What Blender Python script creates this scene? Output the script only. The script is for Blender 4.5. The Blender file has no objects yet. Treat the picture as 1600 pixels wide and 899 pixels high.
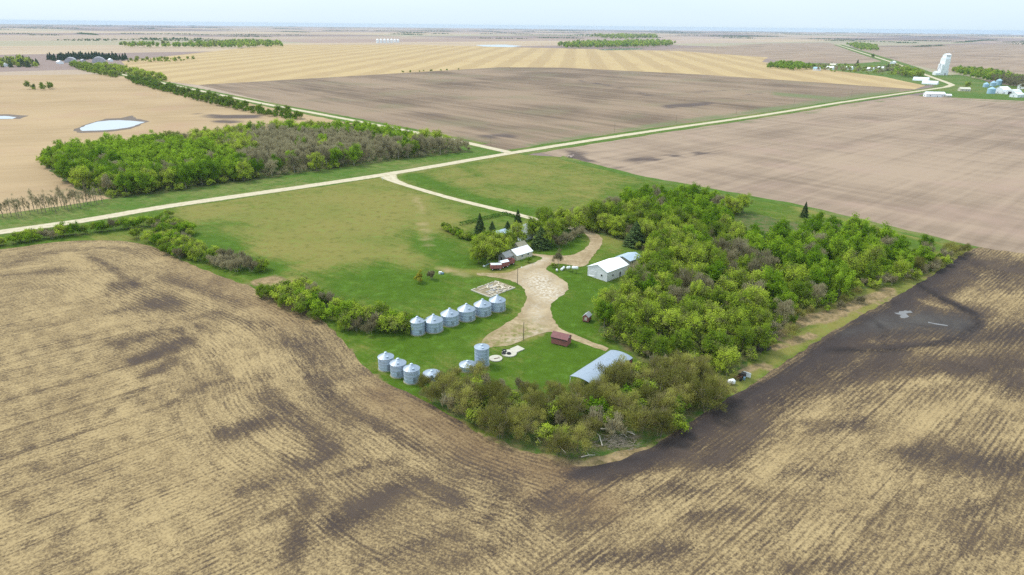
import bpy, math, random
import numpy as np
from mathutils import Vector, Matrix
from mathutils.geometry import delaunay_2d_cdt

random.seed(7)
RNG = np.random.default_rng(7)
S = bpy.context.scene
COL = S.collection
R = math.radians

# ------------------------------------------------------------------ camera, light, air
HFOV, CAM_H, HORIZON_Y, ROLL = 75.5, 90.0, 40.0, 0.61
FOC = 800 / math.tan(R(HFOV / 2))
PITCH = math.atan((449.5 - HORIZON_Y) / FOC)
_fw = np.array([0, math.cos(PITCH), -math.sin(PITCH)])
_r = np.array([1.0, 0, 0]); _u = np.cross(_r, _fw)
_a = R(ROLL)
_r2 = math.cos(_a) * _r + math.sin(_a) * _u
_u2 = -math.sin(_a) * _r + math.cos(_a) * _u

def G(x, y):
    """ground point seen at photo position x, y (1600 wide)"""
    d = _fw + _r2 * (x - 800) / FOC + _u2 * (449.5 - y) / FOC
    t = CAM_H / -d[2]
    return np.array([d[0] * t, d[1] * t])

def Gp(pts):
    return np.array([G(*p) for p in pts])

def P(q):
    """photo position of ground points (n,2)"""
    d = np.concatenate([q, np.full((len(q), 1), -CAM_H)], 1)
    z = np.maximum(d @ _fw, 1e-3)
    return np.stack([800 + FOC * (d @ _r2) / z, 449.5 - FOC * (d @ _u2) / z], 1)

cam = bpy.data.cameras.new('camera')
cam.sensor_fit = 'HORIZONTAL'; cam.angle = R(HFOV); cam.clip_start = 0.5; cam.clip_end = 80000
cam_o = bpy.data.objects.new('camera', cam); COL.objects.link(cam_o)
m = Matrix.Identity(4)
for i in range(3):
    m[i][0] = _r2[i]; m[i][1] = _u2[i]; m[i][2] = -_fw[i]
m[2][3] = CAM_H
cam_o.matrix_world = m
S.camera = cam_o

SUN_EL, SUN_AZ = 52, 150          # azimuth measured anticlockwise from +x: the sun stands up and to the left, beyond the farm
world = bpy.data.worlds.new('World'); S.world = world; world.use_nodes = True
nt = world.node_tree
bg = nt.nodes['Background']
sky = nt.nodes.new('ShaderNodeTexSky'); sky.sky_type = 'NISHITA'; sky.sun_disc = False
sky.sun_elevation = R(SUN_EL); sky.sun_rotation = R(90 - SUN_AZ)
sky.air_density = 1.0; sky.dust_density = 1.5; sky.ozone_density = 1.0
cloud = nt.nodes.new('ShaderNodeTexNoise'); cloud.inputs['Scale'].default_value = 2.2; cloud.inputs['Detail'].default_value = 5
tc = nt.nodes.new('ShaderNodeTexCoord'); mp = nt.nodes.new('ShaderNodeMapping'); mp.inputs['Scale'].default_value = (1, 1, 6)
nt.links.new(tc.outputs['Generated'], mp.inputs['Vector']); nt.links.new(mp.outputs['Vector'], cloud.inputs['Vector'])
ov = nt.nodes.new('ShaderNodeMix'); ov.data_type = 'RGBA'          # thin overcast: white to pale blue
ov.inputs['A'].default_value = (4.9, 6.25, 7.3, 1); ov.inputs['B'].default_value = (6.0, 6.95, 7.6, 1)
nt.links.new(cloud.outputs['Fac'], ov.inputs['Factor'])
mx = nt.nodes.new('ShaderNodeMix'); mx.data_type = 'RGBA'; mx.inputs['Factor'].default_value = 0.85
nt.links.new(sky.outputs['Color'], mx.inputs['A']); nt.links.new(ov.outputs['Result'], mx.inputs['B'])
sz = nt.nodes.new('ShaderNodeSeparateXYZ'); nt.links.new(tc.outputs['Generated'], sz.inputs[0])
grd = nt.nodes.new('ShaderNodeMapRange'); nt.links.new(sz.outputs['Z'], grd.inputs['Value'])
grd.inputs['From Min'].default_value = 0.0; grd.inputs['From Max'].default_value = 0.9      # an overcast sky is brighter overhead than at the horizon
grd.inputs['To Min'].default_value = 1.0; grd.inputs['To Max'].default_value = 1.6
gm = nt.nodes.new('ShaderNodeVectorMath'); gm.operation = 'SCALE'
nt.links.new(mx.outputs['Result'], gm.inputs[0]); nt.links.new(grd.outputs['Result'], gm.inputs['Scale'])
nt.links.new(gm.outputs[0], bg.inputs['Color'])
bg.inputs['Strength'].default_value = 0.082

sun = bpy.data.lights.new('sun', 'SUN'); sun.energy = 1.5; sun.angle = R(12); sun.color = (1, 0.96, 0.9)
sun_o = bpy.data.objects.new('sun', sun); COL.objects.link(sun_o)
sd = Vector((math.cos(R(SUN_EL)) * math.cos(R(SUN_AZ)), math.cos(R(SUN_EL)) * math.sin(R(SUN_AZ)), math.sin(R(SUN_EL))))
sun_o.rotation_euler = (-sd).to_track_quat('-Z', 'Y').to_euler()

S.view_settings.view_transform = 'Standard'; S.view_settings.look = 'None'
S.view_settings.gamma = 1; S.view_settings.use_curve_mapping = False
S.view_settings.exposure = 0.90
S.cycles.max_bounces = 5; S.cycles.diffuse_bounces = 3; S.cycles.glossy_bounces = 2
S.cycles.transmission_bounces = 3; S.cycles.volume_bounces = 1; S.cycles.transparent_max_bounces = 6
S.cycles.use_denoising = False; S.cycles.caustics_reflective = False; S.cycles.caustics_refractive = False

# ------------------------------------------------------------------ helpers: tags, materials, meshes
def tag(o, label=None, cat=None, group=None, kind=None):
    if label: o['label'] = label
    if cat: o['category'] = cat
    if group: o['group'] = group
    if kind: o['kind'] = kind
    return o

def link(o, parent=None):
    COL.objects.link(o)
    if parent is not None: o.parent = parent
    return o

def thing(name, label, cat, loc, rz=0.0, group=None, scale=1.0):
    o = bpy.data.objects.new(name, None); o.empty_display_size = 0.5
    o.location = (loc[0], loc[1], loc[2] if len(loc) > 2 else 0.0)
    o.rotation_euler = (0, 0, rz); o.scale = (scale,) * 3 if np.isscalar(scale) else scale
    COL.objects.link(o)
    return tag(o, label, cat, group)

class NT:
    """small helper for building node materials"""
    def __init__(s, name):
        s.m = bpy.data.materials.new(name); s.m.use_nodes = True
        s.t = s.m.node_tree; s.b = s.t.nodes['Principled BSDF']
        s.pos = None
    def new(s, t, **k):
        n = s.t.nodes.new(t)
        for a, v in k.items(): setattr(n, a, v)
        return n
    def put(s, sock, v):
        if isinstance(v, bpy.types.NodeSocket): s.t.links.new(v, sock)
        elif v is not None: sock.default_value = v
    def position(s):
        if s.pos is None: s.pos = s.new('ShaderNodeNewGeometry').outputs['Position']
        return s.pos
    def object_co(s):
        return s.new('ShaderNodeTexCoord').outputs['Object']
    def attr(s, name, out='Fac'):
        return s.new('ShaderNodeAttribute', attribute_name=name).outputs[out]
    def mapping(s, vec, scale=(1, 1, 1), rot=0.0):
        r = s.new('ShaderNodeVectorRotate', rotation_type='Z_AXIS'); s.put(r.inputs['Vector'], vec); r.inputs['Angle'].default_value = -R(rot)
        mpg = s.new('ShaderNodeMapping'); s.put(mpg.inputs['Vector'], r.outputs[0]); mpg.inputs['Scale'].default_value = scale
        return mpg.outputs[0]
    def noise(s, vec, scale=1.0, detail=4.0, rough=0.55, dist=0.0):
        n = s.new('ShaderNodeTexNoise'); s.put(n.inputs['Vector'], vec)
        n.inputs['Scale'].default_value = scale; n.inputs['Detail'].default_value = detail
        n.inputs['Roughness'].default_value = rough; n.inputs['Distortion'].default_value = dist
        return n.outputs['Fac']
    def math(s, op, a, b=None, c=None, clamp=False):
        n = s.new('ShaderNodeMath', operation=op); n.use_clamp = clamp
        s.put(n.inputs[0], a)
        if b is not None: s.put(n.inputs[1], b)
        if c is not None: s.put(n.inputs[2], c)
        return n.outputs[0]
    def lin(s, x, k, off=0.0):
        return s.math('MULTIPLY_ADD', x, k, off)
    def add(s, *xs):
        r = xs[0]
        for x in xs[1:]: r = s.math('ADD', r, x)
        return r
    def smooth(s, x, a, b):
        n = s.new('ShaderNodeMapRange', interpolation_type='SMOOTHSTEP'); s.put(n.inputs['Value'], x)
        n.inputs['From Min'].default_value = a; n.inputs['From Max'].default_value = b
        return n.outputs['Result']
    def mix(s, f, a, b):
        n = s.new('ShaderNodeMix', data_type='RGBA'); s.put(n.inputs['Factor'], f)
        for k, v in (('A', a), ('B', b)):
            s.put(n.inputs[k], v if isinstance(v, bpy.types.NodeSocket) else (*v[:3], 1))
        return n.outputs['Result']
    def mixf(s, f, a, b):
        n = s.new('ShaderNodeMix', data_type='FLOAT'); s.put(n.inputs['Factor'], f); s.put(n.inputs['A'], a); s.put(n.inputs['B'], b)
        return n.outputs['Result']
    def done(s, color, rough=0.9, metal=0.0, spec=0.2, bump=None, bs=0.3, bd=0.1):
        s.put(s.b.inputs['Base Color'], color if isinstance(color, bpy.types.NodeSocket) else (*color[:3], 1))
        s.put(s.b.inputs['Roughness'], rough); s.b.inputs['Metallic'].default_value = metal
        s.b.inputs['Specular IOR Level'].default_value = spec
        if bump is not None:
            n = s.new('ShaderNodeBump'); s.put(n.inputs['Height'], bump); n.inputs['Strength'].default_value = bs; n.inputs['Distance'].default_value = bd
            s.t.links.new(n.outputs[0], s.b.inputs['Normal'])
        return s.m

def sv(*c):
    """sRGB bytes to linear"""
    return tuple(((x / 255) / 12.92 if x <= 10 else (((x / 255) + 0.055) / 1.055) ** 2.4) for x in c)

def worn(name, col, col2=None, scale=1.5, rough=0.7, metal=0.0, spec=0.3, amt=0.5, streak=(1, 1, 0.35)):
    n = NT(name); co = n.object_co()
    if col2 is None: col2 = tuple(c * 0.65 for c in col)
    a = n.noise(n.mapping(co, streak), scale, 6, 0.65)
    f = n.math('MULTIPLY', n.smooth(a, 0.42, 0.72), amt)
    return n.done(n.mix(f, col, col2), rough, metal, spec)

class MB:
    """collects simple shapes, builds ONE mesh object"""
    def __init__(s): s.v = []; s.f = []
    def _add(s, vs, fs, M=None):
        k = len(s.v)
        s.v += [tuple(M @ Vector(v)) if M is not None else tuple(v) for v in vs]
        s.f += [tuple(i + k for i in f) for f in fs]
        return s
    def box(s, c, d, rz=0.0, M=None):
        x, y, z = d[0] / 2, d[1] / 2, d[2] / 2
        vs = [(sx * x, sy * y, sz * z) for sz in (-1, 1) for sy in (-1, 1) for sx in (-1, 1)]
        T = Matrix.Translation(c) @ Matrix.Rotation(rz, 4, 'Z')
        if M is not None: T = T @ M
        return s._add(vs, [(0, 2, 3, 1), (4, 5, 7, 6), (0, 1, 5, 4), (2, 6, 7, 3), (0, 4, 6, 2), (1, 3, 7, 5)], T)
    def tube(s, pts, rad, n=6, cap=True):
        pts = [Vector(p) for p in pts]
        rads = rad if isinstance(rad, (list, tuple)) else [rad] * len(pts)
        k = len(s.v)
        for i, p in enumerate(pts):
            d = (pts[min(i + 1, len(pts) - 1)] - pts[max(i - 1, 0)])
            d = d.normalized() if d.length > 1e-9 else Vector((0, 0, 1))
            a = d.orthogonal().normalized(); b = d.cross(a)
            for j in range(n):
                t = 2 * math.pi * j / n
                s.v.append(tuple(p + (a * math.cos(t) + b * math.sin(t)) * rads[i]))
        for i in range(len(pts) - 1):
            for j in range(n):
                s.f.append((k + i * n + j, k + i * n + (j + 1) % n, k + (i + 1) * n + (j + 1) % n, k + (i + 1) * n + j))
        if cap:
            s.f.append(tuple(k + j for j in reversed(range(n)))); e = k + (len(pts) - 1) * n
            s.f.append(tuple(e + j for j in range(n)))
        return s
    def lathe(s, prof, n=32, c=(0, 0, 0), mod=None, a0=0.0, a1=2 * math.pi, axis=None):
        k = len(s.v); full = abs(a1 - a0 - 2 * math.pi) < 1e-6; cols = n if full else n + 1
        for (r, z) in prof:
            for j in range(cols):
                t = a0 + (a1 - a0) * j / n
                rr = r * (mod(j) if mod else 1)
                p = Vector((rr * math.cos(t), rr * math.sin(t), z))
                if axis is not None: p = axis @ p
                s.v.append((p.x + c[0], p.y + c[1], p.z + c[2]))
        for i in range(len(prof) - 1):
            for j in range(n):
                j2 = (j + 1) % cols
                s.f.append((k + i * cols + j, k + i * cols + j2, k + (i + 1) * cols + j2, k + (i + 1) * cols + j))
        return s
    def prism(s, outline, x0, x1):
        """outline in (y, z), extruded along x"""
        k = len(s.v); n = len(outline)
        for x in (x0, x1): s.v += [(x, y, z) for (y, z) in outline]
        s.f.append(tuple(k + i for i in reversed(range(n)))); s.f.append(tuple(k + n + i for i in range(n)))
        for i in range(n):
            j = (i + 1) % n
            s.f.append((k + i, k + j, k + n + j, k + n + i))
        return s
    def build(s, name, mat, parent=None, smooth=False, loc=None):
        me = bpy.data.meshes.new(name); me.from_pydata(s.v, [], s.f)
        if smooth: me.shade_smooth()
        me.materials.append(mat); me.update()
        o = bpy.data.objects.new(name, me)
        if loc is not None: o.location = loc
        return link(o, parent)

# ------------------------------------------------------------------ helpers: plane geometry
def inside(q, poly):
    x, y = q[:, 0], q[:, 1]; r = np.zeros(len(q), bool); n = len(poly)
    for i in range(n):
        x1, y1 = poly[i]; x2, y2 = poly[(i + 1) % n]
        c = ((y1 > y) != (y2 > y)) & (x < (x2 - x1) * (y - y1) / ((y2 - y1) or 1e-12) + x1)
        r ^= c
    return r

def seg_dist(q, poly, closed=False):
    """distance and arclength of the nearest point of a polyline"""
    best = np.full(len(q), 1e18); arc = np.zeros(len(q)); s0 = 0.0
    n = len(poly) if closed else len(poly) - 1
    for i in range(n):
        a = poly[i]; b = poly[(i + 1) % len(poly)]; d = b - a; L = math.hypot(*d) + 1e-9
        t = np.clip(((q - a) @ d) / L ** 2, 0, 1)
        dd = np.hypot(*(q - (a + t[:, None] * d)).T)
        k = dd < best
        best[k] = dd[k]; arc[k] = s0 + t[k] * L; s0 += L
    return best, arc

def smooth_line(pts, step):
    """Catmull-Rom through ground points, about step metres apart"""
    p = np.asarray(pts, float); out = []
    e = np.vstack([2 * p[0] - p[1], p, 2 * p[-1] - p[-2]])
    for i in range(1, len(e) - 2):
        n = max(1, int(np.hypot(*(e[i + 1] - e[i])) / step))
        for k in range(n):
            t = k / n
            out.append(0.5 * ((2 * e[i]) + (-e[i - 1] + e[i + 1]) * t + (2 * e[i - 1] - 5 * e[i] + 4 * e[i + 1] - e[i + 2]) * t * t
                              + (-e[i - 1] + 3 * e[i] - 3 * e[i + 1] + e[i + 2]) * t ** 3))
    out.append(e[-2])
    return np.array(out)

def sstep(x, a, b):
    t = np.clip((x - a) / (b - a), 0, 1); return t * t * (3 - 2 * t)

def sheet(name, poly, z, mat, label, grid=None, attrs=None, rough=0.0, edge=None, clip=None):
    """a ground sheet: polygon of ground points, optional inner grid with per-vertex attributes, irregular edge"""
    poly = np.asarray(poly, float); pts = []
    n = len(poly)
    for i in range(n):
        a, b = poly[i], poly[(i + 1) % n]; L = np.hypot(*(b - a)); k = max(1, int(L / edge)) if edge else 1
        nrm = np.array([-(b - a)[1], (b - a)[0]]) / (L + 1e-9)
        for j in range(k):
            p = a + (b - a) * j / k
            pts.append(p + nrm * (random.uniform(-1, 1) * rough if rough else 0))
    pts = np.array(pts); nb = len(pts)
    allp = pts
    if grid:
        lo, hi = pts.min(0), pts.max(0)
        if clip: lo = np.maximum(lo, clip[0]); hi = np.minimum(hi, clip[1])
        gx, gy = np.meshgrid(np.arange(lo[0], hi[0], grid), np.arange(lo[1], hi[1], grid))
        q = np.stack([gx.ravel(), gy.ravel()], 1); q += RNG.uniform(-.3, .3, q.shape) * grid
        q = q[inside(q, pts)]
        d, _ = seg_dist(q, pts, True) if len(pts) < 400 else (np.full(len(q), 9e9), 0)
        q = q[d > grid * 0.4]
        allp = np.vstack([pts, q])
    vo, ed, fo = delaunay_2d_cdt([Vector(p) for p in allp], [(i, (i + 1) % nb) for i in range(nb)], [], 1, 1e-4)[:3]
    co = np.array([(v.x, v.y) for v in vo])
    me = bpy.data.meshes.new(name)
    me.from_pydata([(x, y, z) for x, y in co], [], [tuple(f) if len(f) == 3 else tuple(f) for f in fo])
    me.materials.append(mat)
    if attrs:
        for k, v in attrs(co).items():
            if v.ndim == 1:
                at = me.attributes.new(k, 'FLOAT', 'POINT'); at.data.foreach_set('value', v.astype(np.float32))
            else:
                at = me.attributes.new(k, 'FLOAT_VECTOR', 'POINT'); at.data.foreach_set('vector', v.astype(np.float32).ravel())
    # faces must look up
    me.update()
    up = sum(p.normal.z for p in me.polygons[:50])
    if up < 0: me.flip_normals()
    o = link(bpy.data.objects.new(name, me))
    return tag(o, label, None, None, 'structure')

def ribbon(name, line, width, z, mat, label, rough=0.0):
    line = np.asarray(line); d = np.gradient(line, axis=0); d /= np.hypot(*d.T)[:, None] + 1e-9
    nrm = np.stack([-d[:, 1], d[:, 0]], 1)
    w = np.broadcast_to(np.asarray(width, float), (len(line),))
    v = []; f = []
    cross = [-1, -0.62, -0.2, 0.2, 0.62, 1]
    nc = len(cross)
    for i, p in enumerate(line):
        for c in cross:
            e = c * w[i] / 2 + (random.uniform(-1, 1) * rough if abs(c) == 1 else 0)
            q = p + nrm[i] * e
            v.append((q[0], q[1], z))
    for i in range(len(line) - 1):
        for j in range(nc - 1):
            a = i * nc + j
            f.append((a, a + nc, a + nc + 1, a + 1))
    me = bpy.data.meshes.new(name); me.from_pydata(v, [], f); me.materials.append(mat); me.update()
    at = me.attributes.new('cross', 'FLOAT', 'POINT'); at.data.foreach_set('value', np.tile(np.array(cross, np.float32), len(line)))
    if me.polygons[0].normal.z < 0: me.flip_normals()
    return tag(link(bpy.data.objects.new(name, me)), label, None, None, 'structure')

def strokes(px, items):
    """soft painted mask (soil patches lying in the field): items are (polyline in photo px, half width px, strength)"""
    out = np.zeros(len(px))
    for pts, w, s in items:
        pts = np.asarray(pts, float)
        d, _ = seg_dist(px * np.array([1, 1.7]), pts * np.array([1, 1.7]))
        out = np.maximum(out, s * np.exp(-(d / (w * 1.15)) ** 2))
    return out

# ------------------------------------------------------------------ ground materials
E1, E2 = 42.5, -47.5            # the directions the roads and fields follow

def field_mat(name, light, dark, rot, across=0.25, along=0.012, blotch=0.006, k=(1.0, 1.0), tint=None, lo=0.35, hi=0.7, cross=None, soil=(.11, .08, .065)):
    n = NT(name); p = n.position()
    st = n.noise(n.mapping(p, (along, across, 1), rot), 1, 6, 0.65)
    br = n.noise(n.mapping(p, (along * 0.25, across * 0.12, 1), rot), 1, 4, 0.6)
    bl = n.noise(p, blotch, 6, 0.6, 0.6)
    x = n.add(n.lin(st, 0.55 * k[0]), n.lin(br, 0.6 * k[0]), n.lin(bl, 0.9 * k[1]))
    tot = 0.55 * k[0] + 0.6 * k[0] + 0.9 * k[1]
    if cross is not None:
        c2 = n.noise(n.mapping(p, (along, across * 0.5, 1), cross), 1, 5, 0.65)
        x = n.add(x, n.lin(c2, 0.6 * k[0])); tot += 0.6 * k[0]
    x = n.math('DIVIDE', x, tot)
    col = n.mix(n.smooth(x, lo, hi), light, dark)
    if tint:
        t = n.noise(p, blotch * 1.7, 4, 0.6); col = n.mix(n.math('MULTIPLY', n.smooth(t, 0.5, 0.7), 0.6), col, tint)
    sd_ = n.smooth(n.add(n.attr('dark'), n.lin(bl, .7, -.35), n.lin(st, .9, -.45)), .2, .75)
    col = n.mix(sd_, col, soil)
    gr_ = n.smooth(n.add(n.attr('green'), n.lin(bl, .8, -.4), n.lin(st, .8, -.4)), .2, .8)
    col = n.mix(gr_, col, (.15, .16, .07))
    return n.done(col, 0.95, 0, 0.1)

# far plain: patchwork of quarter sections along the road grid
n = NT('prairie'); p = n.position()
rot = n.mapping(p, (1 / 1600, 1 / 800, 0), E1)
sn = n.new('ShaderNodeVectorMath', operation='FLOOR'); n.put(sn.inputs[0], rot)
wn = n.new('ShaderNodeTexWhiteNoise', noise_dimensions='2D'); n.put(wn.inputs['Vector'], sn.outputs[0])
cr = n.new('ShaderNodeValToRGB'); n.put(cr.inputs[0], wn.outputs['Value']); cr.color_ramp.interpolation = 'CONSTANT'
stops = [(0, (.38, .285, .20)), (.2, (.33, .235, .18)), (.38, (.44, .33, .21)), (.52, (.25, .18, .15)), (.66, (.40, .295, .22)), (.8, (.19, .14, .12)), (.9, (.33, .285, .18))]
while len(cr.color_ramp.elements) < len(stops): cr.color_ramp.elements.new(0.5)
for e, (q, c) in zip(cr.color_ramp.elements, stops): e.position = q; e.color = (*c, 1)
st = n.noise(n.mapping(p, (0.0008, 0.008, 1), E1), 1, 5, 0.6)
bl = n.noise(p, 0.0012, 6, 0.65, 1.0)
col = n.mix(n.math('MULTIPLY', n.smooth(n.add(n.lin(st, .5), n.lin(bl, .5)), .42, .68), .5), cr.outputs[0], (.24, .165, .14))
M_PLAIN = n.done(col, 0.95, 0, 0.1)

M_BROWN = field_mat('brown_stubble', (.27, .19, .125), (.13, .09, .06), E2, 0.10, 0.006, 0.006, (1.1, .8), (.19, .16, .09), .42, .61)
M_PINK = field_mat('pale_seeded_soil', (.335, .243, .168), (.195, .138, .097), E1, 0.16, 0.006, 0.008, (1.0, .8), (.33, .225, .17), .42, .62, E2)
M_TAN = field_mat('tan_stubble', (.40, .28, .155), (.28, .19, .10), 20, 0.12, 0.01, 0.008, (1, .9), (.36, .23, .14), .4, .7)
# golden strips
n = NT('golden_stubble'); p = n.position()
q = n.mapping(p, (1, 1, 1), 85)
sep = n.new('ShaderNodeSeparateXYZ'); n.put(sep.inputs[0], q)
warp = n.lin(n.noise(p, 0.004, 3), 26, -13)
ph = n.math('SINE', n.math('MULTIPLY', n.math('ADD', sep.outputs['Y'], warp), 2 * math.pi / 76))
f = n.smooth(n.add(ph, n.lin(n.noise(p, 0.03, 4), 1.6, -.8)), -.35, .35)
fine = n.noise(n.mapping(p, (0.008, 0.2, 1), 85), 1, 5, .65)
wear = n.noise(p, 0.005, 5, .6)
col = n.mix(f, (.445, .32, .155), (.385, .27, .13))
col = n.mix(n.math('MULTIPLY', n.smooth(n.add(n.lin(fine, .5), n.lin(wear, .5)), .45, .68), .55), col, (.33, .21, .11))
M_GOLD = n.done(col, .95, 0, .1)

# near stubble field
n = NT('near_stubble'); p = n.position()
sA = n.noise(n.mapping(p, (0.20, 1.5, 1), E1), 1, 6, 0.7)
fl = n.attr('flow', 'Vector')
mpn = n.new('ShaderNodeMapping'); n.put(mpn.inputs['Vector'], fl); mpn.inputs['Scale'].default_value = (1.5, 0.20, 1)
sB = n.noise(mpn.outputs[0], 1, 6, 0.7)
hd = n.attr('headland')
streak = n.mixf(hd, sA, sB)
bA = n.noise(n.mapping(p, (0.012, 0.22, 1), E1), 1, 4, 0.6)
mpb = n.new('ShaderNodeMapping'); n.put(mpb.inputs['Vector'], fl); mpb.inputs['Scale'].default_value = (0.24, 0.012, 1)
band = n.mixf(hd, bA, n.noise(mpb.outputs[0], 1, 4, 0.6))
blotch = n.noise(p, 0.055, 7, 0.68, 0.8)
fine = n.noise(p, 1.9, 4, 0.7)
q = n.mapping(p, (1, 1, 1), E1); sep = n.new('ShaderNodeSeparateXYZ'); n.put(sep.inputs[0], q)
wv = n.lin(n.noise(p, 0.05, 2), 4.0)
rip = n.math('SINE', n.math('MULTIPLY', n.math('ADD', sep.outputs['X'], wv), 2 * math.pi / 5.6))
rip2 = n.math('SINE', n.math('MULTIPLY', n.math('ADD', sep.outputs['Y'], n.lin(n.noise(p, 0.05, 2), 6.0)), 2 * math.pi / 13))
ripple = n.math('MULTIPLY', n.math('MULTIPLY', rip, n.smooth(rip2, -.6, .9)), n.attr('ripple'))
dk = n.attr('dark')
amp = n.noise(p, 0.02, 3, .6)
wob = n.lin(n.noise(p, 0.2, 2), 0.5)
rowA = n.math('SINE', n.math('MULTIPLY', n.math('ADD', sep.outputs['Y'], wob), 2 * math.pi / 1.2))
sepf = n.new('ShaderNodeSeparateXYZ'); n.put(sepf.inputs[0], fl)
rowB = n.math('SINE', n.math('MULTIPLY', n.math('ADD', sepf.outputs['X'], wob), 2 * math.pi / 1.2))
row = n.math('MULTIPLY', n.mixf(hd, rowA, rowB), n.smooth(n.noise(p, .03, 4), .38, .62))
calm = n.math('SUBTRACT', 1.0, n.math('MULTIPLY', n.attr('wet'), .40))
grain = n.noise(p, 3.2, 3, .75)
tex = n.add(n.lin(streak, 1.9, -.95), n.lin(band, .9, -.45), n.lin(blotch, 1.0, -.5), n.lin(fine, 1.9, -.95), n.lin(grain, 1.5, -.75), n.lin(row, .17), n.lin(ripple, .14))
trk = n.noise(n.mapping(p, (0.0015, 0.55, 1), E1), 1, 2, .5)
trk = n.math('MULTIPLY', n.smooth(trk, .60, .68), n.math('SUBTRACT', 1.0, hd))
tex = n.math('MULTIPLY', tex, calm)
x = n.add(n.lin(dk, 0.85), tex, n.lin(trk, .35))
fac1 = n.smooth(x, -0.45, 0.62)
brk = n.lin(n.noise(n.mapping(p, (.5, 1.6, 1), E1), .09, 5, .7, .6), 2.4, -.25)
dkb = n.mixf(n.attr('wet'), n.math('MULTIPLY', dk, brk), dk)
fac = n.smooth(n.add(n.lin(dkb, .85), n.lin(tex, 1.0), n.lin(trk, .15)), .15, .95)
straw = n.mix(n.smooth(n.add(n.lin(fine, .5), n.lin(blotch, .5)), .38, .64), (.39, .282, .140), (.285, .20, .098))
straw = n.mix(fac1, straw, (.125, .086, .048))
straw = n.mix(n.attr('warm'), straw, (.17, .105, .055))
soil = n.mix(n.smooth(blotch, .35, .65), (.052, .038, .032), (.085, .061, .046))
soil = n.mix(n.attr('wet'), soil, (.050, .039, .036))
soil = n.mix(n.attr('basin'), soil, n.mix(n.smooth(blotch, .35, .6), (.082, .072, .064), (.058, .050, .046)))
soil = n.mix(n.attr('ring'), soil, (.026, .021, .020))
M_NEAR = n.done(n.mix(fac, straw, soil), .95, 0, .08, n.add(n.lin(streak, .7), n.lin(fine, .5), n.lin(row, .12)), .6, .3)

# grass
def grass_mat(name, lush, dry, scale=0.05):
    n = NT(name); p = n.position()
    b = n.noise(p, scale, 7, .68, .7); fi = n.noise(p, 0.9, 5, .7)
    rows = n.noise(n.mapping(p, (0.05, 0.5, 1), E2 + 8), 1, 4, .6)
    x = n.add(n.attr('dry'), n.lin(b, 1.5, -.75), n.lin(fi, .9, -.45), n.lin(rows, .8, -.4))
    col = n.mix(n.smooth(x, .08, .95), lush, dry)
    yl = n.noise(p, 0.02, 4, .6)
    col = n.mix(n.math('MULTIPLY', n.smooth(yl, .4, .7), .35), col, tuple(.5 * a + .5 * c for a, c in zip(lush, (.12, .17, .03))))
    clump = n.noise(p, .22, 6, .75)
    col = n.mix(n.math('MULTIPLY', n.smooth(clump, .5, .72), .5), col, tuple(1.9 * a + .02 for a in lush))
    col = n.mix(n.math('MULTIPLY', n.smooth(clump, .5, .3), .5), col, tuple(.55 * a for a in lush))
    dead = n.mix(n.smooth(n.add(n.lin(clump, .6), n.lin(fi, .4)), .38, .62), (.34, .235, .125), (.13, .10, .042))
    col = n.mix(n.smooth(n.add(n.attr('dead'), n.lin(clump, .9, -.45), n.lin(fi, .4, -.2)), .25, .6), col, dead)
    col = n.mix(n.attr('bare'), col, (.38, .27, .15))
    return n.done(col, .95, 0, .08, fi, .5, .3)
M_GRASS = grass_mat('farm_grass', (.058, .110, .007), (.20, .175, .046))
M_VERGE = grass_mat('verge_grass', (.065, .125, .014), (.21, .185, .065), .08)
n = NT('leaf_litter'); p = n.position()
M_LITTER = n.done(n.mix(n.smooth(n.noise(p, .3, 6, .7), .35, .65), (.05, .10, .014), (.13, .115, .045)), .95, 0, .1)
n = NT('gravel'); p = n.position(); cx = n.math('ABSOLUTE', n.attr('cross'))
tr = n.smooth(n.math('ABSOLUTE', n.math('SUBTRACT', cx, .42)), .05, .22)
a = n.noise(p, .35, 6, .7)
col = n.mix(n.smooth(a, .35, .7), (.54, .46, .32), (.40, .33, .21))
col = n.mix(n.math('MULTIPLY', n.smooth(cx, .78, 1.0), n.smooth(n.noise(p, .5, 4), .35, .6)), col, (.20, .20, .07))
col = n.mix(n.math('MULTIPLY', n.math('SUBTRACT', 1.0, tr), .25), col, (.68, .59, .45))
M_ROAD = n.done(col, .95, 0, .1)
n = NT('yard_dirt'); p = n.position()
a = n.noise(p, .12, 7, .7, .5); b = n.noise(p, .9, 5, .7)
col = n.mix(n.smooth(n.add(n.lin(a, .6), n.lin(b, .4)), .36, .62), (.42, .32, .195), (.26, .185, .10))
col = n.mix(n.math('MULTIPLY', n.attr('pale'), n.smooth(b, .4, .6)), col, (.56, .49, .39))
col = n.mix(n.math('MULTIPLY', n.attr('weedy'), n.smooth(n.noise(p, .35, 6, .75), .45, .58)), col, (.16, .16, .04))
M_DIRT = n.done(col, .95, 0, .1, b, .4, .2)
n = NT('pond_water'); M_WATER = n.done((.42, .43, .44), .06, 0, .5, n.noise(n.position(), .6, 3), .05, .05)
n = NT('puddle_water'); M_PUDDLE = n.done((.15, .135, .125), .22, 0, .5)
n = NT('wet_mud'); M_MUD = n.done(n.mix(n.noise(n.position(), .08, 5), (.10, .075, .06), (.17, .125, .09)), .8, 0, .2)

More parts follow.
